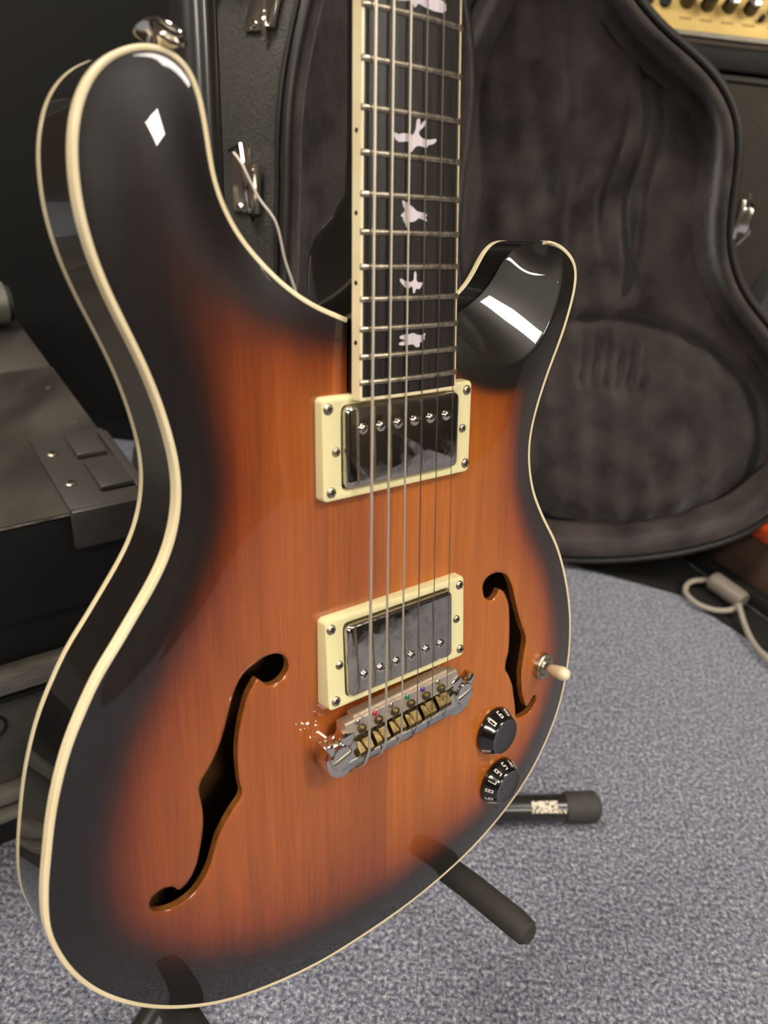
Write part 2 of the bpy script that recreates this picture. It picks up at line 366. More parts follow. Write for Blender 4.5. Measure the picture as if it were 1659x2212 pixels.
FR = [[66.7, 54.5], [66.4, 58.8], [69.4, 62.1], [75.0, 63.1], [80.8, 62.0], [86.0, 58.9], [90.5, 52.4], [94.6, 41.9], [98.7, 31.1], [102.7, 22.4], [106.6, 15.1], [107.1, 10.3], [105.9, 1.4], [105.1, -6.2], [105.6, -14.3], [107.3, -22.9], [110.3, -30.5], [113.0, -34.8], [115.6, -33.4], [119.1, -29.7], [121.4, -30.6], [121.9, -34.9], [117.9, -39.2], [110.2, -40.4], [103.5, -38.9], [101.6, -30.5], [99.2, -21.5], [97.4, -14.5], [93.0, -5.9], [89.9, -0.9], [90.0, 3.6], [91.6, 9.2], [91.7, 18.2], [90.3, 33.6], [88.6, 41.4], [85.0, 48.1], [81.7, 51.5], [79.8, 52.1], [78.5, 49.6], [74.8, 47.5], [70.5, 48.5], [67.9, 51.1]]

free = resample(catmull(OUT, 8, False), 1.0, False)
free = smooth_open(free, 40)
joint = np.array([(31, 190), (28.2, 182), (28.2, 173), (-28.0, 173), (-28.0, 182), (-28.0, 195)])
outline = np.vstack([free[::2], joint])             # the dense rim, from the bass-side neck joint round to the treble one, then the neck pocket
NFREE = len(free[::2])
fhole = [resample(catmull(F, 6), 1.0) for F in (FL, FR)]
RIM_Z, TOP_Z, BACK_Z = -5.0, .5, -39.0

# treble cutaway scoop as a thin-plate surface through its crease and its lip
cre = [(119, 230, -4.4), (118, 217, -4.0), (113, 205, -3.6), (105.5, 192.5, -3.0), (95, 184, -2.4), (83, 179.5, -1.8), (72, 178.8, -1.4), (62, 181, -1.2), (51, 186, -1), (41, 193, -1)]
lip = [(105, 236.9, -8), (99, 235.4, -13.5), (94.5, 232.6, -17.5), (91, 228.6, -19), (87, 222.6, -20.2), (83, 217.2, -20.8), (78, 212.3, -21), (72.5, 208.3, -21), (66, 205, -20.6), (58, 202, -18.5), (49, 199.6, -14), (40, 198.2, -7)]
mid = [(104, 222, -11.5), (98, 210, -12.5), (90, 201, -12.5), (80, 194.5, -12.2), (68, 191.5, -11)]
outc = [(131, 240, 3), (130, 218, 3), (124, 200, 3.5), (114, 182, 4.5), (100, 173, 5), (84, 167.5, 6), (66, 167.5, 6), (50, 173, 6), (36, 184, 5), (30, 200, 3)]
ctrl = np.array(cre + lip + mid + outc)
def _tps(r2): return np.where(r2 > 1e-9, r2 * np.log(r2 + 1e-12), 0)
_n = len(ctrl); _K = _tps(((ctrl[:, None, :2] - ctrl[None, :, :2]) ** 2).sum(2)) + np.eye(_n) * 60
_Pm = np.c_[np.ones(_n), ctrl[:, :2]]
_A = np.block([[_K, _Pm], [_Pm.T, np.zeros((3, 3))]]); _w = np.linalg.solve(_A, np.r_[ctrl[:, 2], 0, 0, 0])
def scoop(p):
    return _tps(((p[:, None, :] - ctrl[None, :, :2]) ** 2).sum(2)) @ _w[:_n] + _w[_n] + p @ _w[_n + 1:]

def rimz(p):
    d = np.hypot(p[:, 0] + 28, p[:, 1] - 203)
    return RIM_Z + 5.5 * (1 - sstep(d, 0, 62)) * sstep(-p[:, 0], 0, 20)
rim_poly = smooth_closed(resample(np.vstack([free, [(31, 190), (10, 200), (-10, 203)]]), 1.5), 1)
rdens = rim_poly
# the neck pocket is not an edge of the carve: leave those samples out
keep = ~((np.abs(rdens[:, 0]) < 26) & (rdens[:, 1] > 150))
rdens = rdens[keep]
def phi(p, k):
    out = np.empty(len(p))
    for i in range(0, len(p), 4000):
        D = np.hypot(p[i:i+4000, None, 0] - rdens[None, :, 0], p[i:i+4000, None, 1] - rdens[None, :, 1])
        out[i:i+4000] = np.exp(-D / k).sum(1) * 1.5
    return out / (2 * k)
_ub = 1 - phi(rdens, 11.)
def carve(p):
    u = 1 - phi(p, 11.); d, ix = mindist(p, rdens)
    u = u - _ub[ix] * np.exp(-d / 6)
    return np.clip(u, -.2, 1)
def height(p):
    u = carve(p); rz = rimz(p)
    z = rz + (TOP_Z - rz) * u
    m_ = (p[:, 0] > 26) & (p[:, 1] > 160)
    if m_.any():
        a = z[m_]; b = scoop(p[m_]); k = .9
        h_ = np.clip(.5 + .5 * (b - a) / k, 0, 1); z[m_] = b * (1 - h_) + a * h_ - k * h_ * (1 - h_) * .5
    return z

def make_top():
    pts = [tuple(p) for p in outline]; loops = [np.arange(len(outline))]
    k = len(pts)
    for F in fhole:
        pts += [tuple(p) for p in F]; loops.append(np.arange(k, k + len(F))); k += len(F)
    edges = []
    for L in loops: edges += [(int(a), int(b)) for a, b in zip(L, np.roll(L, -1))]
    gx, gy = np.meshgrid(np.arange(-176, 162, 2.2), np.arange(-139, 298, 2.2)); g = np.c_[gx.ravel(), gy.ravel()]
    fx, fy = np.meshgrid(np.arange(28.5, 136, 1.1), np.arange(168, 240, 1.1)); g2 = np.c_[fx.ravel(), fy.ravel()]
    g = g[~((g[:, 0] > 27.5) & (g[:, 1] > 167))]; g = np.vstack([g, g2])
    g = g[inside(outline, g)]; g = g[mindist(g, outline)[0] > .9]
    for F in fhole:
        g = g[~inside(F, g)]; g = g[mindist(g, F)[0] > .7]
    pts += [tuple(p) for p in g]
    vv, ee, ff, *_ = delaunay_2d_cdt([Vector(p) for p in pts], edges, [], 0, 1e-4)
    V = np.array([(v.x, v.y) for v in vv]); Fc = np.array([f for f in ff if len(f) == 3])
    c = V[Fc].mean(1); ok = inside(outline, c)
    for F in fhole: ok &= ~inside(F, c)
    Fc = Fc[ok]
    a, b, cc = V[Fc[:, 0]], V[Fc[:, 1]], V[Fc[:, 2]]
    area = (b[:, 0]-a[:, 0])*(cc[:, 1]-a[:, 1]) - (b[:, 1]-a[:, 1])*(cc[:, 0]-a[:, 0])
    Fc[area < 0] = Fc[area < 0][:, ::-1]; Fc = Fc[np.abs(area) > 1e-6]
    z = height(V); e = .6
    zx = (height(V + [e, 0]) - height(V - [e, 0])) / (2 * e); zy = (height(V + [0, e]) - height(V - [0, e])) / (2 * e)
    # a soft roll-over right at the f-hole edges
    for F in fhole:
        d, ix = mindist(V, F); near = d < 2.2
        dirv = V[near] - F[ix[near]]; n_ = np.maximum(np.linalg.norm(dirv, axis=1), 1e-6)[:, None]
        edge = d[near] < .02
        tang = np.roll(F, -1, 0) - np.roll(F, 1, 0); nn = np.c_[-tang[:, 1], tang[:, 0]]; nn /= np.linalg.norm(nn, axis=1)[:, None]
        test = inside(F, F + nn * .4); nn[test] *= -1
        dirv = np.where(edge[:, None], nn[ix[near]], dirv / n_)
        s_ = (1 - d[near] / 2.2)[:, None] ** 2 * .8
        zx[near] += (dirv * s_)[:, 0]; zy[near] += (dirv * s_)[:, 1]; z[near] -= (1 - d[near] / 2.2) ** 2 * .45
    nr = np.c_[-zx, -zy, np.ones(len(z))]; nr /= np.linalg.norm(nr, axis=1)[:, None]
    top = part('carved_top', np.c_[V, z], Fc, M['top'], normals=nr)
    # the burst is a property of the finish: how far a point is from the edge of the body
    bu = 1 - phi(V, 16.) - .11 * sstep(-V[:, 1], 35, 100) + .13 * sstep(V[:, 1], 130, 215) * sstep(-V[:, 0], 10, 60)
    ex = .13 * sstep(V[:, 0], 30, 110) * (1 - sstep(V[:, 1], 120, 175)) + .05 * sstep(V[:, 1], 60, 130) * (1 - sstep(V[:, 1], 160, 200))
    sc = np.zeros(len(V)); m_ = (V[:, 0] > 26) & (V[:, 1] > 160)
    sc[m_] = sstep(z[m_] - scoop(V[m_]), -11, -1.5)
    dn = np.hypot(np.maximum(np.abs(V[:, 0]) - 26, 0), np.maximum(200 - V[:, 1], 0))
    bu = bu + ex - .8 * sc - .10 * (1 - sstep(dn, 0, 22)) * (V[:, 1] > 165)
    at = top.data.attributes.new('burst', 'FLOAT', 'POINT'); at.data.foreach_set('value', np.clip(bu, 0, 1).astype(np.float32))
    # the f-hole walls: the thickness of the top
    for F in fhole:
        n = len(F); d0 = height(F) - .45
        vs = np.vstack([np.c_[F, d0], np.c_[F, d0 - 3.6]])
        part('f_hole_edge', vs, [(i, (i + 1) % n, n + (i + 1) % n, n + i) for i in range(n)], M['edge_wood'], sharp=50)
    return top
make_top()

def cap_mesh(poly, z, flip=False):
    n = len(poly)
    vv, ee, ff, *_ = delaunay_2d_cdt([Vector(p) for p in poly], [(i, (i + 1) % n) for i in range(n)], [], 1, 1e-4)
    V = np.array([(v.x, v.y) for v in vv]); F = [tuple(f) if not flip else tuple(reversed(f)) for f in ff]
    return np.c_[V, np.full(len(V), float(z))], F

def offset(poly, d, closed=True):
    if closed: t = np.roll(poly, -1, 0) - np.roll(poly, 1, 0)
    else: t = np.gradient(poly, axis=0)
    t /= np.linalg.norm(t, axis=1)[:, None]
    return poly + np.c_[-t[:, 1], t[:, 0]] * d        # left of travel

def make_body():
    P = free[::2]; n = len(P)
    z1 = height(P)
    full = np.vstack([P, [(28, 190), (28, 173), (-28, 173), (-28, 195)]]); nf = len(full); zf = np.r_[z1, [.2] * 4]
    rows = [zf, zf - .5, np.minimum(zf - 1.2, -7), np.full(nf, -20.), np.full(nf, BACK_Z + .6), np.full(nf, BACK_Z)]
    side_in = [.0, .0, .0, .0, 0, .6]
    area = 0.5 * np.sum(full[:, 0] * np.roll(full[:, 1], -1) - full[:, 1] * np.roll(full[:, 0], -1)); sg = 1 if area > 0 else -1
    vs = []; 
    for z, d in zip(rows, side_in):
        q = offset(full, sg * d); vs.append(np.c_[q, z])
    V = np.vstack(vs); F = []
    for r in range(len(rows) - 1):
        for i in range(nf):
            j = (i + 1) % nf; q = (r * nf + i, r * nf + j, (r + 1) * nf + j, (r + 1) * nf + i); F.append(q if sg < 0 else tuple(reversed(q)))
    cv, cf = cap_mesh(offset(full, sg * .6), BACK_Z); k = len(V)
    V = np.vstack([V, cv]); F += [tuple(k + i for i in f) for f in cf]
    part('body_side_and_back', V, F, M['black_gloss'], sharp=40)
    # hollow inside: linings and back panel in raw wood
    inn = smooth_closed(offset(full, sg * 5), 6); ni = len(inn)
    V = np.vstack([np.c_[inn, np.minimum(-8., height(inn) - 5)], np.c_[inn, np.full(ni, -33.5)]])
    F = [(i, (i + 1) % ni, ni + (i + 1) % ni, ni + i) for i in range(ni)]
    cv, cf = cap_mesh(inn, -33.5); k = len(V); V = np.vstack([V, cv]); F += [tuple(k + i for i in f) for f in cf]
    part('inner_lining', V, F, M['inner'], sharp=30)
    mb = MB(); mb.box((0, 20, -18.5), (76, 290, 29)); pmb(mb, 'centre_block', M['inner'])
    return sg
SG = make_body()

def sweep_binding(name, P, prof):
    """prof: (inward offset, z) functions along the path; P open path"""
    n = len(P); rows = [np.c_[offset(P, SG_open * d, False), z] for d, z in prof]; V = np.vstack(rows); F = []
    for r in range(len(rows) - 1):
        for i in range(n - 1):
            q = (r * n + i, (r + 1) * n + i, (r + 1) * n + i + 1, r * n + i + 1); F.append(q if SG_open < 0 else tuple(reversed(q)))
    m_ = len(rows)
    F.append(tuple(r * n for r in range(m_))); F.append(tuple(reversed([r * n + n - 1 for r in range(m_)])))
    return part(name, V, F, M['cream'], sharp=60)
SG_open = SG
# front binding: from the bass-side neck joint round the body to the tip of the treble horn
iend = int(np.argmin(np.hypot(free[:, 0] - 104.5, free[:, 1] - 236.5)))
BP = free[:iend:2]
zb = rimz(BP); zin = height(offset(BP, SG * 1.75, False)); zmid = height(offset(BP, SG * .8, False))
sweep_binding('front_binding', BP, [(1.95, zin - .4), (1.75, zin + .16), (1.0, np.maximum(zb, zmid) + .22), (.3, np.maximum(zb, zmid) + .22), (-.05, zb + .1), (-.2, zb - .45), (-.22, zb - 2.5), (-.22, zb - 4.6), (.3, zb - 4.7)])
# back binding all round
BB = free[::2]
zz = np.full(len(BB), BACK_Z)
sweep_binding('back_binding', BB, [(.3, zz + 4.3), (-.14, zz + 4.2), (-.14, zz + .9), (.3, zz + .1), (1.2, zz - .1), (2.0, zz + .1)])

# --- neck, heel, fingerboard
def bw(y): return 28.35 - (y - 178.2) * (14.2 / 457 / 2)
def bz(y): return 9.86 - .021 * (y - 178)
def make_neck():
    ys = [173, 185, 195, 205, 214, 222, 227, 231, 234.5, 237.5, 240, 242, 244, 247, 252, 260, 272, 290, 330, 400, 500, 600, 640]
    bot = {173: -30, 185: -37.0, 195: -37.4, 205: -37.4, 214: -37.2, 222: -36.8, 227: -36, 231: -34.2, 234.5: -32, 237.5: -29.4, 240: -26, 242: -22.5, 244: -20, 247: -17.8, 252: -15.6, 260: -13.8, 272: -12.2}
    rows = []; ns = 28
    for y in ys:
        zt = bz(y) - 5.6; w_ = bw(y) - (.9 if y < 245 else .15); zb_ = bot.get(y, zt - 14.2 + (y - 290) * .004)
        e = 7.0 if y < 232 else 2.2 + 4.8 * max(0, (252 - y) / 20) if y < 252 else 2.2
        r = []
        for k in range(ns + 1):
            t = math.pi * k / ns; c, s = math.cos(t), math.sin(t)
            r.append((-w_ * math.copysign(abs(c) ** (2 / e), c), y, zt - (zt - zb_) * abs(s) ** (2 / e)))
        rows.append(r)
    V = [p for r in rows for p in r]; m_ = ns + 1; F = []
    for i in range(len(rows) - 1):
        for k in range(ns): F.append((i * m_ + k, i * m_ + k + 1, (i + 1) * m_ + k + 1, (i + 1) * m_ + k))
        F.append((i * m_ + ns, i * m_, (i + 1) * m_, (i + 1) * m_ + ns))
    F.append(tuple(reversed(range(m_)))); F.append(tuple(range((len(rows) - 1) * m_, len(rows) * m_)))
    part('neck', V, F, M['black_gloss'], sharp=50)
make_neck()
RAD = 254.
def btop(x, y): return bz(y) + (bw(y) ** 2 - x * x) / (2 * RAD)
def make_board():
    ys = np.r_[np.arange(171.8, 640, 20), 636]; nx = 13; V = []; F = []
    for y in ys:
        w_ = bw(y) - 1.1
        for k in range(nx):
            x = -w_ + 2 * w_ * k / (nx - 1); V.append((x, y, btop(x, y)))
        V.append((w_, y, bz(y) - 5.5)); V.append((-w_, y, bz(y) - 5.5))
    m_ = nx + 2
    for i in range(len(ys) - 1):
        for k in range(m_):
            a = i * m_ + k; b = i * m_ + (k + 1) % m_; F.append((a, b, b + m_, a + m_))
    F.append(tuple(reversed(range(m_)))); F.append(tuple(range((len(ys) - 1) * m_, len(ys) * m_)))
    fb = part('fingerboard', V, F, M['board'], sharp=30)
    for s in (-1, 1):
        V = []; F = []
        for y in ys:
            w_ = bw(y)
            for x, z in ((w_ - 1.1, btop(w_ - 1.1, y) + .03), (w_ - .25, bz(y) + .05), (w_, bz(y) - .3), (w_, bz(y) - 5.6), (w_ - 1.1, bz(y) - 5.6)): V.append((s * x, y, z))
        for i in range(len(ys) - 1):
            for k in range(5):
                a = i * 5 + k; b = i * 5 + (k + 1) % 5; F.append((a, b, b + 5, a + 5) if s < 0 else (a, a + 5, b + 5, b))
        F.append(tuple(range(5))); F.append(tuple(range((len(ys) - 1) * 5, len(ys) * 5)))
        part('board_binding', V, F, M['cream'], fb, sharp=50)
    V = []; xs = np.linspace(-bw(171), bw(171), 15)
    mb = MB()
    poly = [(x, btop(x, 171) + .02) for x in xs] + [(bw(171), bz(171) - 5.6), (-bw(171), bz(171) - 5.6)]
    mb.prism(poly, lambda p: (p[0], 170.6, p[1]), lambda p: (p[0], 171.9, p[1])); pmb(mb, 'board_end_binding', M['cream'], fb)
    # side dots
    for a, b in ((11, 12), (14, 15), (16, 17), (18, 19), (20, 21)):
        y = 635 * (2 ** (-(a) / 12) + 2 ** (-(b) / 12)) / 2
        mb = MB(); mb.lathe([(.95, 0), (.95, .12)], (-bw(y) + .02, y, bz(y) - 3.0), (-1, 0, 0), 12); pmb(mb, 'side_dot', M['dark'], fb)
    # frets: a domed wire following the radius, bevelled at its ends
    for n in range(1, 23):
        y = 635 * 2 ** (-n / 12); w_ = bw(y) + .25; V = []; F = []; NX = 17; pr = [(-1.25, 0), (-1.1, .55), (-.6, .98), (0, 1.12), (.6, .98), (1.1, .55), (1.25, 0)]
        for k in range(NX):
            x = -w_ + 2 * w_ * k / (NX - 1)
            if k == 1: x = -w_ + 1.3
            if k == NX - 2: x = w_ - 1.3
            e = .45 if k in (0, NX - 1) else 1
            for dy, dz in pr: V.append((x, y + dy, btop(min(max(x, -bw(y)), bw(y)), y) + dz * e - (.15 if e < 1 else 0)))
        q = len(pr)
        for k in range(NX - 1):
            for j in range(q - 1): F.append((k * q + j, (k + 1) * q + j, (k + 1) * q + j + 1, k * q + j + 1))
        F.append(tuple(range(q))); F.append(tuple(reversed(range((NX - 1) * q, NX * q))))
        part('fret', V, F, M['nickel'], fb, sharp=40)
    return fb
board = make_board()
BIRDS = {12: [(-10.4, 321.0), (-6.8, 321.4), (-2.6, 322.2), (-2.3, 321.2), (-1.2, 320.0), (0.9, 321.8), (4.2, 321.1), (9.5, 320.6), (14.3, 320.9), (16.1, 322.0), (16.0, 324.2), (13.4, 325.2), (6.9, 325.8), (-1.5, 325.2), (-6.8, 323.1)], 15: [(-11.1, 275.2), (-8.9, 274.8), (-6.2, 275.4), (-2.7, 275.2), (-1.8, 275.1), (-0.2, 277.0), (0.7, 281.0), (1.7, 281.5), (2.4, 281.0), (2.5, 279.1), (4.6, 280.9), (6.0, 281.5), (5.4, 279.8), (4.2, 278.4), (2.0, 276.9), (1.8, 275.9), (3.3, 274.6), (6.8, 274.1), (11.4, 274.8), (12.0, 274.5), (10.4, 272.9), (7.3, 272.0), (5.9, 270.9), (4.4, 271.1), (2.4, 271.4), (0.4, 271.0), (-1.0, 270.0), (-1.9, 268.9), (-3.1, 269.0), (-3.7, 269.9), (-3.2, 271.6), (-2.9, 272.5), (-6.2, 272.3), (-8.5, 272.0), (-10.3, 272.6), (-11.2, 273.7)], 17: [(-6.7, 250.4), (-3.3, 249.0), (-1.1, 248.0), (1.3, 246.5), (2.7, 246.3), (6.3, 245.8), (7.1, 245.1), (6.3, 244.3), (7.1, 242.8), (5.2, 243.1), (2.2, 243.8), (0.6, 242.8), (-1.6, 242.2), (-3.2, 242.1), (-4.1, 240.8), (-4.6, 239.7), (-5.0, 241.1), (-6.0, 242.4), (-6.6, 244.0), (-7.6, 244.4), (-6.6, 245.5), (-5.3, 246.6), (-6.4, 248.5)], 19: [(0.7, 222.8), (1.4, 221.3), (1.4, 219.2), (2.4, 218.2), (5.0, 218.1), (5.0, 217.4), (3.0, 215.4), (1.6, 215.7), (0.8, 214.7), (0.3, 213.7), (-0.5, 214.1), (-0.7, 215.9), (-1.4, 216.6), (-2.8, 215.9), (-3.9, 215.8), (-6.0, 217.1), (-7.8, 219.1), (-7.7, 219.8), (-6.3, 219.5), (-4.2, 218.7), (-2.3, 218.5), (-0.4, 219.0), (0.1, 222.1)], 21: [(-7.9, 195.9), (-5.8, 196.8), (-2.5, 196.9), (-0.3, 197.3), (2.5, 196.4), (5.1, 196.2), (7.1, 196.9), (6.6, 195.1), (6.8, 193.9), (5.8, 194.3), (5.8, 192.5), (4.6, 193.3), (3.8, 192.8), (3.8, 191.6), (2.6, 191.0), (0.9, 191.6), (0.1, 192.4), (-3.0, 192.4), (-5.7, 192.4), (-8.3, 192.9), (-7.9, 193.5), (-5.2, 194.2), (-4.7, 194.6), (-6.8, 195.1)]}
BW = {12: 'pearl bird inlay cut off by the top of the picture', 15: 'pearl soaring bird with forked tail and spread wings', 17: 'pearl bird inlay diving, one pointed wing', 19: 'small pearl bird inlay with crossed wings', 21: 'pearl bird inlay perched, nearest the pickup'}
for k, pl in BIRDS.items():
    q = np.array(pl); ar = .5 * np.sum(q[:, 0] * np.roll(q[:, 1], -1) - q[:, 1] * np.roll(q[:, 0], -1))
    if ar < 0: q = q[::-1]
    if k != 12: q = resample(catmull(q, 4), .35)
    n = len(q); vv, ee, ff, *_ = delaunay_2d_cdt([Vector(p) for p in q], [(i, (i + 1) % n) for i in range(n)], [], 1, 1e-4)
    V2 = np.array([(v.x, v.y) for v in vv]); zt = np.array([btop(x, y) + .07 for x, y in V2])
    vs = np.vstack([np.c_[V2, zt], np.c_[V2, zt - .5]]); nn = len(V2)
    fs = [tuple(f) for f in ff] + [(i, n + 0 * i and 0 or nn + i, nn + (i + 1) % n, (i + 1) % n) for i in range(n)]
    o = part('bird_inlay', vs, fs, M['pearl'], board, sharp=30); o['label'] = BW[k]

# headstock and nut, above the frame
mb = MB(); mb.box((0, 637.5, bz(636) + .8), (43, 4, 9), bev=.6); pmb(mb, 'nut', M['dark'])
mb = MB(); mb.prism([(-21, 639), (21, 639), (36, 665), (40, 700), (30, 790), (5, 815), (-24, 800), (-38, 730), (-36, 665)], lambda p: (p[0], p[1], -16 - (p[1] - 639) * .16), lambda p: (p[0], p[1], -2.5 - (p[1] - 639) * .16)); pmb(mb, 'headstock', M['black_gloss'])

# --- pickups
def rrect(w_, h_, r, n=5):
    out = []
    for cx, cy, a0 in ((w_ - r, h_ - r, 0), (-w_ + r, h_ - r, 90), (-w_ + r, -h_ + r, 180), (w_ - r, -h_ + r, 270)):
        for k in range(n + 1):
            a = math.radians(a0 + 90 * k / n); out.append((cx + r * math.cos(a), cy + r * math.sin(a)))
    return np.array(out)
def screw_mesh(name, r, h, p, nrm, parent, m, slot='cross', ang=.4):
    mb = MB(); mb.lathe([(r, 0), (r, h * .25), (r * .86, h * .65), (r * .55, h * .92), (r * .2, h)], p, nrm, 18)
    o = pmb(mb, name, m, parent)
    a = Vector(nrm).normalized(); u = Vector((1, 0, 0)); u = (u - a * u.dot(a)).normalized(); v_ = a.cross(u)
    u2 = u * math.cos(ang) + v_ * math.sin(ang); v2 = a.cross(u2)
    sm = MB(); R = Matrix((u2, v2, a)).transposed()
    top = Vector(p) + a * (h * .93)
    sm.box(top, (r * 1.25, r * .26, h * .25), R)
    if slot == 'cross': sm.box(top, (r * .26, r * 1.25, h * .25), R)
    return o, sm
def pickup(yc, z_up, z_dn, cz, cy, pole_y, lbl):
    W_, H_ = 44.6, 22.4
    def ztop(y): return z_dn + (z_up - z_dn) * (y + H_) / (2 * H_)
    outer = rrect(W_, H_, 2.4, 5); inner = rrect(34.9, 19.0, 3.0, 5); n = len(outer)
    V = []
    for pts_, zf in ((rrect(W_ + .25, H_ + .25, 2.4), lambda y: -1.3), (rrect(W_, H_, 2.4), lambda y: ztop(y) - .9), (rrect(W_ - .25, H_ - .25, 2.3), lambda y: ztop(y) - .25), (rrect(W_ - .9, H_ - .9, 2.0), lambda y: ztop(y)), (inner, lambda y: ztop(y)), (rrect(34.5, 18.6, 2.8), lambda y: ztop(y) - .4), (rrect(34.5, 18.6, 2.8), lambda y: -1.0)):
        V += [(x, yc + y, zf(y)) for x, y in pts_]
    F = []
    for r in range(6):
        for i in range(n): F.append((r * n + i, r * n + (i + 1) % n, (r + 1) * n + (i + 1) % n, (r + 1) * n + i))
    ring = part('pickup_ring', V, F, M['cream_plastic'], sharp=45); ring['label'] = lbl[0]
    mb = MB(); mb.prism(rrect(34.4, 18.5, 2.8), lambda p: (p[0], yc + p[1], .4), lambda p: (p[0], yc + p[1], 1.2)); pmb(mb, 'cavity_floor', M['dark'], ring)
    tilt = (z_up - z_dn) / (2 * H_); nr = (0, -tilt, 1)
    for x, y, r in ((-41.4, 17.9, 2.45), (-40.4, -18.3, 2.45), (41.0, 18.0, 2.45), (41.6, -18.0, 2.45), (-37.6, -.8, 2.15), (38.8, -.2, 2.15)):
        o, sm = screw_mesh('ring_screw', r, 1.3, (x, yc + y, ztop(y) - .05), nr, ring, M['nickel'], ang=random.uniform(0, 1.5))
        k = len(o.data.vertices)
        pmb(sm, 'screw_slot', M['dark'], ring)
    # cover
    cov = []; cw, chh = 33.9, 18.0
    lay = [(0, 1.5), (0, cz - 1.6), (.25, cz - .7), (.8, cz - .18), (1.7, cz)]
    V = []; F = []
    for d, z in lay:
        V += [(x, cy + y, z + tilt * y) for x, y in rrect(cw - d, chh - d, 3.0 - d * .5, 6)]
    n = len(rrect(1, 1, .1, 6))
    for r in range(len(lay) - 1):
        for i in range(n): F.append((r * n + i, r * n + (i + 1) % n, (r + 1) * n + (i + 1) % n, (r + 1) * n + i))
    F.append(tuple(range((len(lay) - 1) * n, len(lay) * n)))
    cvo = part('pickup_cover', V, F, M['cover'], sharp=60); cvo['label'] = lbl[1]
    for k in range(6):
        x = -25 + 10 * k
        o, sm = screw_mesh('pole_screw', 2.45, 1.35, (x, pole_y, cz + tilt * (pole_y - cy)), nr, cvo, M['chrome_bright'], 'slot', random.uniform(-.3, .9))
        pmb(sm, 'pole_slot', M['dark'], cvo)
pickup(149.9, 4.9, 5.6, 8.1, 150.2, 158.0, ('cream neck pickup ring under the end of the fingerboard', 'chrome neck pickup cover with poles on its upper side'))
pickup(49.4, 6.0, 8.6, 9.8, 49.0, 40.5, ('cream bridge pickup ring, the lower one', 'chrome bridge pickup cover with poles on its lower side'))

# --- bridge
BRa = math.radians(2.6)
def BR(x, v, z): return (x * math.cos(BRa) - (v) * math.sin(BRa), 4.5 + x * math.sin(BRa) + v * math.cos(BRa), z)
def br_mesh(mb, name, m, parent=None, sharp=35):
    mb2 = MB(); mb2.v = [BR(*p) for p in mb.v]; mb2.f = mb.f; return pmb(mb2, name, m, parent, sharp)
def make_bridge():
    def extr(prof, x0, x1, mb):          # prof in (v, z)
        mb.prism(prof, lambda p: (x0, p[0], p[1]), lambda p: (x1, p[0], p[1]))
    mb = MB()
    tail = [(-3.2, 5), (-3.2, 12.4), (-4.2, 13.6), (-7, 13.5), (-10, 11.8), (-12.2, 8.8), (-12.6, 5.6), (-11, 4.2)]
    extr(tail, -40, 40, mb)
    extr([(9.0, 4.4), (-4, 4.4), (-4, 7.6), (9.0, 7.6)], -36, 36, mb)
    body = br_mesh(mb, 'bridge', M['satin_grey'])
    # front plate carrying the intonation screws
    mb = MB(); extr([(15.6, 5), (16.4, 6), (16.4, 11.4), (15.8, 12.2), (8.6, 13.2), (7.8, 12.6), (7.8, 5)], -37, 37, mb)
    extr([(17.6, 4.6), (17.6, 9.4), (15.5, 10), (15.5, 4.6)], -30, 32, mb)
    br_mesh(mb, 'bridge_front_plate', M['satin'], body)
    for s in (-1, 1):
        mb = MB()
        # rounded end lug, flat on its inner side
        prof = [(10.6, 4.2), (10.8, 6), (10.6, 9.4), (9.9, 11), (8.6, 11.8)]
        mb.lathe([(r, z) for r, z in [(9.8, 3.6), (10.4, 5), (10.4, 10.6), (9.7, 12.2), (8.2, 13.0)]], (s * 38.6, -1.6, 0), (0, 0, 1), 30)
        # two horns of the U slot
        R = Matrix.Rotation(s * .35, 3, 'Z')
        mb.box((s * 36.5, 8.6, 10.2), (7.5, 7.5, 7.2), R, bev=1.4); mb.box((s * 46.2, 6.6, 10.4), (4.2, 8.5, 7.6), Matrix.Rotation(s * -.45, 3, 'Z'), bev=1.3)
        br_mesh(mb, 'bridge_end', M['chrome_bright'], body)
        mb = MB(); mb.lathe([(6.3, 0), (6.3, 13.9), (5.7, 14.6), (4.5, 14.8)], (s * 41.2, 1.2, 0), (0, 0, 1), 26); st = br_mesh(mb, 'bridge_stud', M['chrome_bright'], body)
        mb = MB(); mb.box((s * 41.2, 1.2, 14.75), (10.6, 1.7, .5), Matrix.Rotation(.25, 3, 'Z')); br_mesh(mb, 'stud_slot', M['nickel'], body)
    for k in range(6):
        x = -26.4 + 10.5 * k; dv = (-.8, .2, .9, .2, 1.0, 1.8)[k]
        mb = MB()
        prof = [(-4.3, 7.6), (-4.3, 12.4), (-3.5, 13.8), (-2.2, 14.9), (-.2, 14.9), (3.6, 12.0), (4.2, 11.4), (4.2, 7.6)]
        mb.prism([(p[0] + dv, p[1]) for p in prof], lambda p: (x - 4.3, p[0], p[1]), lambda p: (x + 4.3, p[0], p[1])); sd = br_mesh(mb, 'saddle', M['brass'], body, 12)
        mb = MB(); mb.tube([(x - 1.7, 2, 11.3), (x - 1.7, 13.0, 11.6)], .85, 10); mb.lathe([(2.3, 0), (2.3, 1.0), (1.5, 1.7)], (x - 1.7, 11.2, 13.1), (0, -.25, 1), 16)
        br_mesh(mb, 'intonation_screw', M['brass'], body)
        mb = MB(); mb.lathe([(1.35, 0), (1.35, .7), (.8, 1.1)], (x - 3.6, 15.2, 12.2), (0, .2, 1), 12)
        set_screw_mat = M[('nickel', 'glint_red', 'nickel', 'glint_green', 'glint_violet', 'nickel')[k]]
        br_mesh(mb, 'set_screw', set_screw_mat, body)
    return body
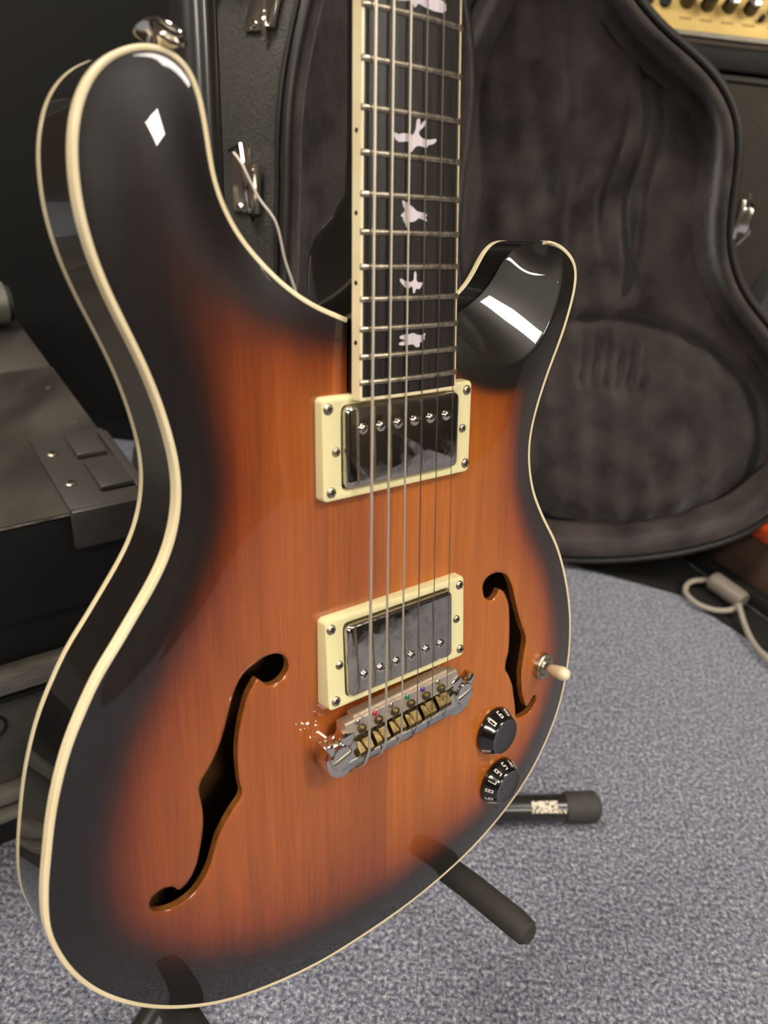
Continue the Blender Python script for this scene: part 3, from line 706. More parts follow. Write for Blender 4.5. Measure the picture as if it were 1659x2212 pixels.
M['glint_red'] = mat('red_glint', (170, 40, 60), .2, coat=1)  # coloured reflections on the set screws, painted as their base colour
M['glint_green'] = mat('green_glint', (30, 120, 90), .2, coat=1)
M['glint_violet'] = mat('violet_glint', (70, 45, 130), .2, coat=1)
bridge = make_bridge()

# --- strings
GA = [.70, .56, .46, .27, .22, .19]
SN = ['thickest wound string, leftmost', 'second wound string', 'third wound string', 'fourth string, plain steel', 'fifth string, plain steel', 'thinnest plain string, at the right edge of the fingerboard']
for k in range(6):
    xb = -26.2 + 10.48 * k; xn = -18 + 7.2 * k; y0 = 4.5 + xb * math.sin(BRa) + (-.9, -.2, .4, -.2, .5, 1.2)[k]; r = GA[k]
    z0 = 15.3 + r
    pts_ = [(xb - .6, y0 - 14.5, 6.5), (xb - .45, y0 - 12.5, 9.5), (xb - .3, y0 - 8.5, 13.2), (xb - .1, y0 - 4.5, 14.6), (xb, y0, z0)]
    for t in np.linspace(.04, 1, 26):
        y = y0 + (637 - y0) * t; pts_.append((xb + (xn - xb) * t, y, z0 + (3.4 + r - z0) * t))
    pts_.append((xn * 1.1, 680, -8))
    mb = MB(); mb.tube(pts_, r, 8); o = pmb(mb, 'string', M['wound'] if k < 3 else M['steel']); o['label'] = SN[k]

# --- controls
def stroke_digit(d, mb, place, h=2.0, t=.28):
    seg = {'0': 'abcdef', '1': 'bc', '2': 'abged', '3': 'abgcd', '4': 'fgbc', '5': 'afgcd', '6': 'afgcde', '7': 'abc', '8': 'abcdefg', '9': 'abcdfg'}
    w_ = h * .5; L = {'a': ((0, h), (w_, h)), 'b': ((w_, h), (w_, h/2)), 'c': ((w_, h/2), (w_, 0)), 'd': ((0, 0), (w_, 0)), 'e': ((0, 0), (0, h/2)), 'f': ((0, h/2), (0, h)), 'g': ((0, h/2), (w_, h/2))}
    x0 = -w_ * len(d) * .62 + w_ * .1
    for ch in d:
        for sname in seg[ch]:
            (ax, ay), (bx, by) = L[sname]; dx, dy = bx - ax, by - ay; l = math.hypot(dx, dy); nx, ny = -dy / l * t / 2, dx / l * t / 2; ex, ey = dx / l * t / 2, dy / l * t / 2
            q = [(ax - nx - ex, ay - ny - ey), (bx - nx + ex, by - ny + ey), (bx + nx + ex, by + ny + ey), (ax + nx - ex, ay + ny - ey)]
            lo = [place(x0 + x, y, 0) for x, y in q]; hi = [place(x0 + x, y, .1) for x, y in q]
            mb.add(lo + hi, [(0, 1, 2, 3)[::-1], (4, 5, 6, 7), (0, 1, 5, 4), (1, 2, 6, 5), (2, 3, 7, 6), (3, 0, 4, 7)])
        x0 += w_ * 1.35
def knob(cx, cy, cz, tilt, rot, lbl):
    ax = Vector(tilt).normalized(); u = Vector((1, 0, 0)); u = (u - ax * u.dot(ax)).normalized(); v_ = ax.cross(u)
    prof = [(14.8, 0), (14.8, 1.6), (14.4, 2.6), (13.4, 4.6), (12.4, 6.4), (11.6, 8.0), (11.3, 8.7), (10.8, 9.1), (10.3, 8.9), (7.0, 8.7)]
    mb = MB(); mb.lathe(prof, (cx, cy, cz), ax, 48); kb = pmb(mb, 'control_knob', M['knob'], sharp=50); kb['label'] = lbl
    mb = MB()
    for n in range(11):
        a = rot + math.radians(27 * n)
        def place(px, py, d, a=a):
            # on the flared skirt; text stands outwards
            hh = 6.6 - py * 1.25; rr = np.interp(hh, [p[1] for p in prof[:7]], [p[0] for p in prof[:7]]) + .06 + d
            b = a + px / max(rr, 1)
            return Vector((cx, cy, cz)) + ax * hh + (u * math.cos(b) + v_ * math.sin(b)) * rr
        stroke_digit(str(n), mb, lambda x, y, d, pl=place: pl(x, -y + 2.9, d), h=3.0, t=.5)
    pmb(mb, 'knob_numerals', M['white'], kb)
knob(82.6, -38.8, .1, (.05, -.02, 1), math.radians(212), 'upper black lampshade knob with white numerals')
knob(89.0, -76.4, -.3, (.07, -.08, 1), math.radians(318), 'lower black lampshade knob with white numerals')
# toggle switch
tb = Vector((124.2, -10.4, -.8)); tn = Vector((.12, 0, 1)).normalized()
mb = MB(); mb.lathe([(8.4, 0), (8.4, 3.0), (7.8, 3.7), (5.8, 3.8), (5.4, 5.2), (3.4, 5.7)], tb, tn, 40); sw = pmb(mb, 'toggle_switch', M['nickel'], sharp=30)
tip0 = tb + tn * 4.5; tdir = (Vector((117.0, -4.0, 26.0)) - tip0).normalized()
# the lever leans towards the neck side
mb = MB(); mb.tube([tip0, tip0 + tdir * 8], 1.3, 12); pmb(mb, 'switch_lever', M['nickel'], sw)
mb = MB(); mb.lathe([(2.4, 4), (3.2, 5), (3.8, 11), (4.2, 16.5), (4.0, 19), (2.9, 20.8), (1.2, 21.6)], tip0, tdir, 20); tp = pmb(mb, 'switch_tip', M['cream'], sw); tp['label'] = 'cream plastic tip of the toggle switch'
# electronics glimpsed through the treble f-hole
mb = MB(); mb.box((100, 2, -20), (17, 30, 14), bev=1); el = pmb(mb, 'switch_housing', M['dark'])
for x, y in ((97, 13), (95, 6), (98, -2), (100, -10)):
    mb = MB(); mb.lathe([(1.7, 0), (1.5, 1.4), (.6, 2.0)], (x, y, -13), (0, 0, 1), 12); pmb(mb, 'solder_joint', M['nickel'], el)
mb = MB(); mb.lathe([(8, 0), (8, 9), (7, 10)], (104, -34, -28), (0, 0, 1), 24); pmb(mb, 'potentiometer_can', M['nickel'])
# strap button on the bass horn
for sd, lb in (((0, 1, -.38), 'flared chrome strap button leaning back'), ((.12, .8, .75), 'flared chrome strap button leaning towards the front')):
    mb = MB(); mb.lathe([(3.0, 0), (2.8, 1.6), (3.0, 3.2), (4.2, 5.4), (6.2, 7.6), (6.8, 8.6), (6.3, 9.6), (4.4, 10.0), (3.6, 9.4)], (-98.5, 292.8, -13), Vector(sd).normalized(), 28)
    stb = pmb(mb, 'strap_button', M['chrome_bright'], sharp=40); stb['label'] = lb

# ------------------------------------------------------------------ guitar stand
def g2w(p): return Vector((G3 @ (np.array(p, float) - CAMG)) / 1000 + CAM)
hub = g2w((0, -215, -165))
stand = thing('guitar_stand', 'black tubular guitar stand holding the sunburst guitar', 'stand', (hub.x, hub.y, 0))
def sloc(p): return Vector(p) - Vector((hub.x, hub.y, 0))
mb = MB(); mb.tube([sloc(g2w((-2, y, -165))) for y in (-225, -100, 150, 420, 560)], .0128, 24); mb.build('pole', M['tube'], stand)
mb = MB(); mb.tube([sloc(g2w((-2, y, -165))) for y in (560, 700)], .0095, 20); mb.build('inner_pole', M['tube'], stand)
mb = MB(); mb.tube([sloc(g2w((-2, y, -165))) for y in (-238, -232, -185, -178)], [.014, .021, .021, .016], 24); mb.build('hub', M['rubber'], stand)
def leg(p1, foot_len=.032, r=.0118, knee=None):
    k0 = Vector(knee) if knee else Vector((hub.x, hub.y, .034)); d = (Vector(p1) - k0); L = d.length; d.normalize(); a = sloc(k0); e = a + d * L
    root = [sloc((hub.x, hub.y, .034)), a - d * .012] if knee else []
    mb = MB(); mb.tube(root + [a, e - d * foot_len], r, 20); l = mb.build('leg', M['tube'], stand)
    mb = MB(); mb.tube([e - d * foot_len, e - d * (foot_len - .003), e - d * .004, e], [r + .0008, r + .0021, r + .0023, r * .85], 20); mb.build('rubber_foot', M['rubber'], l)
    return l, a, e, d
l1, a1, e1, d1 = leg((.2205, .4938, .0142), knee=(.02, .4603, .0145))
leg((-.155, .150, .0142)); leg((-.23, .66, .0142))
# sticker remnant on the right leg
mb = MB()
sx = Vector((.1515, .484, 0)) - Vector((hub.x, hub.y, 0)); up_ = Vector((0, 0, 1)); side = d1.cross(up_).normalized(); r_ = .0118 + .0003
def on_leg(t, a):
    c = a1 + d1 * t; return c + (side * math.cos(a) + up_ * math.sin(a)) * r_
t0 = (Vector((.158, .476, .02)) - Vector((hub.x, hub.y, 0)) - a1).dot(d1)
# side points away or toward the camera; keep the one facing it
sg_ = 1 if side.y < 0 else -1
side = side * sg_
rows = 6; cols = 8; V = []; F = []
for i in range(cols + 1):
    for j in range(rows + 1):
        V.append(on_leg(t0 + .0235 * i / cols, math.radians(30 + 50 * j / rows)))
for i in range(cols):
    for j in range(rows): F.append((i * (rows + 1) + j, (i + 1) * (rows + 1) + j, (i + 1) * (rows + 1) + j + 1, i * (rows + 1) + j + 1))
stick = mat('torn_white_label', (216, 206, 186), .6, noise=(420, (60, 56, 50), .38, .5))
addmesh('worn_label', V, F, stick, l1)
mb = MB(); mb.tube([on_leg(t0 + .0225 + .002 * k, math.radians(34 + (6 if k % 2 else -4))) for k in range(5)], .0012, 6); mb.build('label_tear', stick, l1)
# yoke and the two foam-covered arms under the body
mb = MB(); mb.tube([sloc(g2w(p)) for p in ((-110, -140, -95), (-96, -148, -140), (-40, -152, -163), (0, -153, -166), (40, -152, -163), (60, -150, -140), (66, -147, -95))], .007, 14); mb.build('yoke', M['tube'], stand)
for pl in (((66, -147, -100), (67, -145, -50), (69, -144.5, 0), (70, -146, 38), (70, -147, 46), (70, -147, 48.5)), ((-110, -140, -100), (-112, -138, -50), (-113, -138, 0), (-113, -139, 38), (-113, -140, 46), (-113, -140, 48.5))):
    mb = MB(); mb.tube([sloc(g2w(p)) for p in pl], [.0085, .0085, .0085, .0085, .0078, .0055], 20); mb.build('foam_arm', M['foam'], stand)

# ------------------------------------------------------------------ the open guitar case
CN = np.array([-.195, -.974, .117]); CN /= np.linalg.norm(CN); CX = np.cross((0, 0, 1), CN); CX /= np.linalg.norm(CX); CX *= np.sign(CX[0]); CZ = np.cross(CN, CX); CZ *= np.sign(CZ[2])
P0 = np.array((.26, .88, .014))
right = [(-.155, .86), (-.150, .74), (-.128, .672), (-.097, .634), (-.077, .616), (-.051, .598), (-.019, .581), (.012, .56), (.036, .533), (.048, .504), (.056, .46), (.063, .423), (.076, .391), (.10, .36), (.135, .332), (.172, .30), (.205, .262), (.226, .215), (.222, .160), (.202, .119), (.18, .089), (.132, .055), (.067, .025), (-.004, .004), (-.08, -.006)]
left = [(-.16, .004), (-.225, .04), (-.262, .095), (-.275, .16), (-.262, .23), (-.235, .30), (-.222, .36), (-.225, .42), (-.238, .475), (-.246, .53), (-.238, .58), (-.222, .62), (-.214, .68), (-.213, .76), (-.205, .86)]
rightB = [(-.06, .86), (-.055, .74), (-.035, .69), (-.012, .65), (.004, .615), (.022, .58), (.038, .545), (.05, .504)] + [(a - .035 * min(1, max(0, (.42 - b) / .1)) if a > 0 else a, b) for a, b in right[10:]]
def case_outline(r_, l_):
    q = smooth_closed(resample(catmull(r_ + l_, 6), .008), 2)
    ar = .5 * np.sum(q[:, 0] * np.roll(q[:, 1], -1) - q[:, 1] * np.roll(q[:, 0], -1))
    return q if ar > 0 else q[::-1]
cpoly = case_outline(right, [(a - .022, b) for a, b in left]); bpoly = case_outline(rightB, left)
def poly_off(P, d):
    t = np.roll(P, -1, 0) - np.roll(P, 1, 0); t /= np.linalg.norm(t, axis=1)[:, None]
    return smooth_closed(P + np.c_[-t[:, 1], t[:, 0]] * d, 3)

def tray(parent, poly, depth, toW, folds, wall_mat):
    n = len(poly)
    # outer shell
    lay = [(0, 0), (0, -depth + .015), (.004, -depth + .006), (.014, -depth)]
    V = []; F = []
    for d, z in lay: V += [(p[0], p[1], z) for p in (poly_off(poly, d) if d else poly)]
    for r in range(len(lay) - 1):
        for i in range(n): F.append((r * n + i, (r + 1) * n + i, (r + 1) * n + (i + 1) % n, r * n + (i + 1) % n))
    cv, cf = cap_mesh(poly_off(poly, .014), -depth, True); k = len(V); V += [tuple(p) for p in cv]; F += [tuple(k + i for i in f) for f in cf]
    addmesh('shell', [toW(*p) for p in V], F, wall_mat, parent, True, 40)
    # plush lining: rolls over the rim, down the wall, and across a padded, creased floor
    inn = poly_off(poly, .016)
    lay = [(.004, -.002), (.007, .003), (.012, .002), (.016, -.006), (.017, -depth * .45), (.021, -depth + .024), (.034, -depth + .014)]
    V = []; F = []
    for d, z in lay: V += [(p[0], p[1], z) for p in poly_off(poly, d)]
    for r in range(len(lay) - 1):
        for i in range(n): F.append((r * n + i, r * n + (i + 1) % n, (r + 1) * n + (i + 1) % n, (r + 1) * n + i))
    addmesh('lining_wall', [toW(*p) for p in V], F, M['plush'], parent, True)
    fl = poly_off(poly, .033); m_ = len(fl)
    gx, gy = np.meshgrid(np.arange(poly[:, 0].min(), poly[:, 0].max(), .004), np.arange(poly[:, 1].min(), poly[:, 1].max(), .005)); g = np.c_[gx.ravel(), gy.ravel()]
    g = g[inside(fl, g)]; g = g[mindist(g, fl)[0] > .003]
    pts_ = [tuple(p) for p in fl] + [tuple(p) for p in g]
    vv, ee, ff, *_ = delaunay_2d_cdt([Vector(p) for p in pts_], [(i, (i + 1) % m_) for i in range(m_)], [], 0, 1e-6)
    V2 = np.array([(v.x, v.y) for v in vv]); Fc = np.array([f for f in ff if len(f) == 3]); Fc = Fc[inside(fl, V2[Fc].mean(1))]
    a, b, c = V2[Fc[:, 0]], V2[Fc[:, 1]], V2[Fc[:, 2]]; A = (b[:, 0]-a[:, 0])*(c[:, 1]-a[:, 1])-(b[:, 1]-a[:, 1])*(c[:, 0]-a[:, 0]); Fc[A < 0] = Fc[A < 0][:, ::-1]
    z = -depth + .012 + folds(V2)
    addmesh('lining_floor', [toW(x, y, q) for (x, y), q in zip(V2, z)], Fc, M['plush'], parent, True)
    # the vinyl bead round the rim
    mb = MB(); mb.tube([toW(p[0], p[1], -.003) for p in poly_off(poly, -.0015)], .0042, 10, True); mb.build('rim_bead', M['piping'], parent)
    mb = MB(); mb.tube([toW(p[0], p[1], -.0125) for p in poly_off(poly, -.002)], .0026, 8, True); mb.build('rim_valance', M['piping'], parent)

def folds_lid(V):
    x, y = V[:, 0], V[:, 1]; z = np.zeros(len(V))
    # oval arched pad in the lower bout, set off by a groove
    e = ((x + .005) / .175) ** 2 + ((y - .165) / .135) ** 2; z += .018 * (1 - sstep(e, .45, .95)) - .014 * np.exp(-((e - 1.08) / .13) ** 2)
    # fan of short pleats
    for k in range(6):
        xc = .0 + .0145 * (k - 2.5) - .02 - (y - .26) * .12 * (1)
        z -= .009 * np.exp(-((x - xc) / .0030) ** 2) * sstep(y, .215, .232) * (1 - sstep(y, .272, .292))
    # long vertical creases towards the neck
    for (xa, sl, wd, am, ya, yb) in ((-.045, .12, .006, .006, .31, .60), (-.07, .05, .005, .005, .36, .56), (-.015, -.1, .007, .005, .30, .46), (-.13, .08, .01, .005, .40, .60), (-.025, .16, .005, .005, .40, .58), (-.10, -.06, .006, .004, .33, .50)):
        z -= 2.5 * am * np.exp(-((x - xa - sl * (y - .45) * -1 - .006 * np.sin(y * 40)) / wd) ** 2) * sstep(y, ya, ya + .05) * (1 - sstep(y, yb - .06, yb))
    z += .0026 * np.sin(x * 95 + 2.2 * np.sin(y * 23)) * np.sin(y * 31 + 1.3) + .0018 * np.sin(x * 160 + y * 47)
    return z
def folds_base(V):
    x, y = V[:, 0], V[:, 1]; return .0025 * np.sin(x * 60 + 2 * np.sin(y * 20)) * np.sin(y * 26 + .5)
# lid half, facing us
case = thing('guitar_case', 'open black hard case with dark plush lining standing upright behind the guitar', 'guitar case', tuple(P0))
def lidW(a, b, c): return P0 + a * CX + b * CZ + c * CN - P0
bpy.context.view_layer.update()
lid = addmesh('case_lid_frame', [(0, 0, 0), (.001, 0, 0), (0, 0, .001)], [(0, 1, 2)], M['piping'], case); bpy.data.objects.remove(lid)
tray(case, cpoly, .062, lidW, folds_lid, M['tolex_dark'])
# base half, swung round the hinge on the far side
hp = np.array((-.246, .53)); hshift = .012; tilt = -.10; ax2 = np.array([tilt, 1.]) / math.hypot(tilt, 1); pp2 = np.array([ax2[1], -ax2[0]])
AXW = ax2[0] * CX + ax2[1] * CZ; PW = pp2[0] * CX + pp2[1] * CZ; H0 = P0 + (hp[0] + hshift) * CX + hp[1] * CZ + .004 * CN
PHI = math.radians(112)
pr = math.cos(PHI) * PW + math.sin(PHI) * CN; dn = math.sin(PHI) * PW - math.cos(PHI) * CN
def baseW(a, b, c):
    d = np.array([a, b]) - hp; s_ = d @ ax2; q = d @ pp2
    return H0 + s_ * AXW + q * pr + c * dn - P0
tray(case, bpoly, .118, baseW, folds_base, M['tolex'])
# latches, handle on the near wall of the base half
def near_frame(s_):
    """point on the outer near wall at height s_ along the case, with frame (along case, across wall depth, outward)"""
    d = (bpoly - hp); s = d @ ax2; q = d @ pp2; c = [i for i in range(len(bpoly)) if q[i] > .12]; i = min(c, key=lambda k: abs(s[k] - s_))
    j = (i + 1) % len(bpoly); t2 = bpoly[j] - bpoly[i]
    a = Vector(baseW(bpoly[i][0], bpoly[i][1], 0)); b = Vector(baseW(bpoly[j][0], bpoly[j][1], 0)); t = (b - a).normalized()
    if t.z < 0: t = -t
    dv = Vector(dn).normalized(); o = t.cross(dv).normalized()
    cen = Vector(baseW(-.08, .3, 0)); 
    if (a - cen).dot(o) < 0: o = -o
    return a, t, -dv, o
def latch(s_, name='latch'):
    a, t, dv, o = near_frame(s_); R = Matrix((dv, t, o)).transposed()
    mb = MB()
    def bx(x, y, z, sx, sy, sz, be=.001): mb.box(a + dv * x + t * y + o * z, (sx, sy, sz), R, be)
    bx(.054, 0, .002, .022, .052, .004); bx(.036, -.006, .006, .014, .040, .004)
    l = mb.build(name, M['chrome'], case)
    mb = MB(); mb.tube([a + dv * .066 + t * .024 + o * .004, a + dv * .046 + t * .028 + o * .012, a + dv * .038 + t * .006 + o * .016, a + dv * .036 + t * -.022 + o * .012, a + dv * .037 + t * -.034 + o * .004], .0025, 8); mb.build('latch_lever', M['chrome_bright'], l)
    for y in (.02, -.022):
        mb = MB(); mb.lathe([(.004, 0), (.004, .001), (.0025, .0022)], a + dv * .055 + t * y + o * .004, o, 14); mb.build('rivet', M['chrome_bright'], l)
    return a, t, dv, o
LA = latch(.045)
latch(-.10)

# ------------------------------------------------------------------ amplifiers at the right, behind the case
amp = thing('combo_amplifier', 'black combo amplifier with gold control panel and brown-black grille behind the case', 'amplifier', (.60, 1.29, 0))
def abox(name, c, s, m, parent=amp, rot=None, bev=0.0, base=(.60, 1.29, 0)):
    return MB().box(Vector(c) - Vector(base), s, rot, bev).build(name, m, parent)
abox('cabinet', (.60, 1.31, .31), (.80, .24, .58), M['tolex_dark'], bev=.006)
abox('grille', (.60, 1.182, .293), (.76, .016, .54), M['grille'], bev=.004)
abox('grille_piping', (.60, 1.176, .568), (.77, .006, .005), M['rubber'])
abox('grille_top_bar', (.60, 1.178, .588), (.79, .012, .026), M['tolex_dark'], bev=.003)
pt = Matrix.Rotation(math.radians(-32), 3, 'X')
pn = pt @ Vector((0, -1, 0)); pu = pt @ Vector((0, 0, 1)); pc = Vector((.60, 1.17, .61))
gp = MB().box(pc + pu * .058 - Vector((.60, 1.29, 0)), (.78, .004, .112), pt, .001).build('control_panel', M['gold'], amp)
MB().box(pc + pu * -.002 - pn * -.001 - Vector((.60, 1.29, 0)), (.78, .007, .006), pt, .001).build('panel_trim', M['aluminium'], amp)
B0 = Vector((.60, 1.29, 0))
def pk(x, s): return Vector((x, pc.y, pc.z)) + pu * s + pn * .003 - B0
for x, s in ((.225, .039), (.246, .034), (.267, .033)):
    MB().lathe([(.0072, 0), (.0072, .004), (.0045, .0052), (.0035, .002)], pk(x, s), pn, 20).build('input_jack', M['dark'], gp)
for x, s, silver in ((.294, .037, 0), (.319, .036, 0), (.345, .037, 1), (.371, .037, 1), (.402, .036, 1), (.43, .036, 1), (.46, .036, 1)):
    kb = MB().lathe([(.0100, 0), (.0095, .004), (.0085, .014), (.0080, .016)], pk(x, s), pn, 24).build('knob', M['knob'], gp)
    if silver: MB().lathe([(.0078, .0160), (.0078, .0166), (.006, .0172)], pk(x, s), pn, 24).build('knob_cap', M['chrome'], kb)
MB().lathe([(.0035, 0), (.0035, .006), (.002, .007)], pk(.385, .024), pn, 12).build('small_switch', M['dark'], gp)
# faint panel legends under the knobs: short dark strokes of print
pm = mat('panel_print', (120, 92, 50), .6)
mb = MB()
for x in (.294, .319, .345, .371, .402, .43):
    for k in range(5): mb.box(pk(x - .006 + .003 * k, .016) - pn * .0008, (.0018, .0006, .0028), pt)
mb.build('panel_print', pm, gp)

bag = thing('gig_bag', 'dark green-grey padded gig bag leaning between the case and the brown amplifier grille', 'bag', (.47, 1.06, 0))
mb = MB(); mb.box((0, 0, .19), (.16, .07, .38), Matrix.Rotation(.30, 3, 'Y'), .03); mb.build('padded_body', mat('slate_nylon', (58, 60, 56), .75, bump=(500, .4, .0008)), bag)
mb = MB(); mb.tube([(-.02, -.045, .04), (.03, -.047, .2), (.075, -.045, .36)], .004, 8); mb.build('zip', M['tolex_dark'], bag)

oa = thing('orange_amplifier', 'low orange amplifier cabinet with brown grille at the right edge, beside the case', 'amplifier', (.60, 1.0, 0))
u1 = Vector((.08, -.12, 0)).normalized(); n1 = Vector((-.12, -.08, 0)).normalized(); RO = Matrix((u1, -n1, Vector((0, 0, 1)))).transposed(); A0 = Vector((.42, .95, 0)) - Vector((.60, 1.0, 0))
def ob(name, du, dnn, z, s, m, be=.002): return MB().box(A0 + u1 * du + n1 * dnn + Vector((0, 0, z)), s, RO, be).build(name, m, oa)
ob('grille_cloth', .15, -.012, .052, (.36, .016, .066), M['brown_cloth'])
ob('orange_body', .20, -.085, .112, (.26, .13, .055), M['orange'], .008)
ob('orange_sill', .15, -.010, .093, (.40, .03, .018), M['orange'], .006)
ob('lower_frame', .20, -.085, .03, (.26, .12, .04), M['tolex_dark'], .003)
ob('base_rail', .15, .0, .010, (.40, .02, .02), M['tolex_dark'], .004)

fp = MB(); fp.prism([(-.17, .0), (-.06, .045), (-.012, .048), (.068, -.072), (.125, -.155), (.08, -.175), (.012, -.09), (-.03, -.04)], lambda p: (p[0], p[1], 0), lambda p: (p[0], p[1], .003))  # black sheet stands in for the shade under the case and dark clutter
o = fp.build('shade_sheet', M['tolex_dark']); o.location = (.42, .895, 0); tag(o, 'flat black sheet on the carpet standing in for shade and black clutter in front of the orange amplifier', 'shade sheet')

cb = thing('power_cable', 'grey cable with thick barrel plug looped on the blue-grey carpet at right', 'cable', (.43, .83, .004))
def cw(pts_): return [Vector(p) - Vector((.43, .83, 0)) for p in pts_]
loop = catmull([(.432, .872, .014), (.405, .872, .008), (.392, .850, .006), (.402, .828, .005), (.424, .818, .006), (.445, .822, .009), (.452, .832, .012)], 6, False)
mb = MB(); mb.tube(cw(loop), .0034, 10); mb.build('cord_loop', M['cable'], cb)
run = catmull([(.448, .822, .016), (.449, .795, .008), (.451, .765, .0045), (.462, .728, .0045), (.49, .69, .0045), (.56, .64, .0045)], 6, False)
mb = MB(); mb.tube(cw(run), .0034, 10); mb.build('cord', M['cable'], cb)
mb = MB(); mb.tube(cw([(.430, .872, .014), (.431, .870, .0145), (.4545, .8345, .0145), (.457, .831, .014)]), [.009, .0125, .0125, .011], 20); mb.build('plug_barrel', M['ferrite'], cb)

# ------------------------------------------------------------------ flight case at the left
FC = Vector((-.1636, .4753, 0)); f1 = Vector((.8, .6, 0)); f2 = Vector((-.6, .8, 0)); RF = Matrix((f1, f2, Vector((0, 0, 1)))).transposed()
def flight(root, z0, zt, L, D):
    """origin at the right front corner; L to the left along -f1, D back along f2"""
    def b(name, x, y, z, s, m, be=.001, parent=root): return MB().box(f1 * x + f2 * y + Vector((0, 0, z)), s, RF, be).build(name, m, parent)
    top = b('lid_board', -L / 2, D / 2, zt - .0015, (L, D, .003), M['rack_top'])
    b('worn_edge', -L / 2, -.0005, zt - .002, (L, .0016, .002), M['edge_wear'])
    b('lid_front', -L / 2, .006, zt - .041, (L, .012, .074), M['dark'])
    b('lid_side', -.006, D / 2, zt - .045, (.012, D - .03, .066), M['dark'])
    b('black_front', -L / 2, .012, (zt - .078 + z0 + .165) / 2 + .0, (L - .006, .012, zt - .078 - z0 - .165), M['dark'])
    b('core', -L / 2, D / 2 + .01, (zt + z0) / 2 - .02, (L - .04, D - .04, zt - z0 - .06), M['dark'])
    b('upper_trim', -L / 2, .002, z0 + .172, (L, .014, .020), M['aluminium'], .003)
    b('trim_lip', -L / 2, .0, z0 + .158, (L, .010, .004), M['dark'])
    b('side_panel', -.008, D / 2, z0 + .10, (.012, D - .02, .16), M['rack_grey'])
    fp_ = b('front_panel', -L / 2, .010, z0 + .112, (L - .01, .010, .088), M['rack_grey'], .001)
    b('lower_trim', -L / 2, .002, z0 + .060, (L, .014, .014), M['aluminium'], .003)
    b('lower_trim', -L / 2, .0, z0 + .040, (L, .012, .010), M['aluminium'], .003)
    b('base', -L / 2, D / 2, z0 + .017, (L - .01, D - .01, .034), M['tolex_dark'])
    return top, fp_
fc = thing('flight_case', 'worn black flight case with screwed plastic corner, nearest the guitar', 'flight case', (FC.x, FC.y, 0))
ftop, ffp = flight(fc, 0.0, .298, .55, .245)
# moulded corner over the lid edge
Z = .298
def fb(mb, x, y, z, s, be=.0015): mb.box(f1 * x + f2 * y + Vector((0, 0, z)), s, RF, be)
mb = MB()
fb(mb, -.026, .052, Z + .0015, (.054, .108, .004), .0012); fb(mb, -.0275, -.0035, Z - .012, (.051, .006, .030), .0025)
fb(mb, -.0275, -.001, Z - .001, (.051, .010, .008), .0035); fb(mb, .0015, .05, Z - .012, (.005, .105, .03), .002)
cr_ = mb.build('corner_plate', M['rack_plastic'], fc)
mb = MB(); fb(mb, -.019, .078, Z + .0055, (.022, .034, .005), .0022); fb(mb, -.0165, .032, Z + .0055, (.024, .042, .005), .0022); fb(mb, -.003, .05, Z + .005, (.005, .09, .003), .0012); mb.build('raised_emboss', M['rack_plastic'], cr_)
for y in (.076, .030):
    mb = MB(); c = f1 * -.0435 + f2 * y + Vector((0, 0, Z + .0035)); mb.lathe([(.0042, 0), (.0040, .0008), (.0026, .0016)], c, (0, 0, 1), 16); sc_ = mb.build('screw', M['nickel'], cr_)
    mb = MB(); mb.box(c + Vector((0, 0, .0017)), (.0036, .0008, .0004)); mb.box(c + Vector((0, 0, .0017)), (.0008, .0036, .0004)); mb.build('screw_cross', M['dark'], cr_)
for x, y in ((-.012, .13), (-.015, .20)):
    mb = MB(); mb.lathe([(.003, 0), (.003, .0006), (.0018, .0012)], f1 * x + f2 * y + Vector((0, 0, Z)), (0, 0, 1), 12); mb.build('rivet', M['rack_plastic'], ftop)
mb = MB(); c = f1 * -.125 + f2 * .0045 + Vector((0, 0, .128)); ring_ = [c + (f1 * math.cos(a) + Vector((0, 0, 1)) * math.sin(a)) * .011 for a in np.linspace(0, 2 * math.pi, 25)[:-1]]
mb.tube(ring_, .0012, 8, True); mb.build('panel_ring', M['dark'], ffp)
fc2 = thing('flight_case', 'second black flight case standing behind the worn one, its lid just visible', 'flight case', (FC.x + f2.x * .252, FC.y + f2.y * .252, 0))
flight(fc2, 0, .296, .55, .16)
# things behind
pb = thing('small_box', 'small pale box standing on the rear flight case at the left edge', 'box', (-.555, .76, .296))
MB().box((0, 0, .05), (.10, .07, .10), Matrix.Rotation(.3, 3, 'Z'), .003).build('carton', M['card'], pb); MB().box((0, 0, .1005), (.02, .07, .001), Matrix.Rotation(.3, 3, 'Z')).build('tape', M['rack_grey'], pb)
cab = thing('speaker_cabinet', 'tall black speaker cabinet filling the background at the upper left', 'speaker', (-.64, 1.24, 0))
MB().box((0, 0, .5), (1.10, .3, 1.0), None, .01).build('cabinet', M['tolex_dark'], cab)
MB().box((0, -.152, .5), (1.03, .008, .92), None, .003).build('grille_cloth', mat('black_grille_cloth', (14, 14, 13), .85, bump=(700, .4, .0006)), cab)
for s in (-1, 1):
    for q in (0, 1): MB().box((s * .525, -.14, .03 + q * .94), (.05, .04, .05), None, .008).build('corner_protector', M['dark'], cab)
for k, (yy, hh) in enumerate(((-1.75, .78), (-1.0, .95), (-.25, .70), (.5, .88))):  # unseen cabinets, added as dark shapes for chrome and gloss to reflect
    sc2 = thing('speaker_cabinet', 'unseen black speaker cabinet added for dark reflections at the far right, ' + ('first', 'second', 'third', 'fourth')[k] + ' from behind', 'speaker', (2.9, yy, 0))
    MB().box((0, 0, hh / 2), (.3, .62, hh), None, .01).build('cabinet', M['tolex_dark'], sc2)
    MB().box((-.153, 0, hh / 2), (.008, .55, hh - .08), None, .003).build('grille_cloth', M['grille'], sc2)
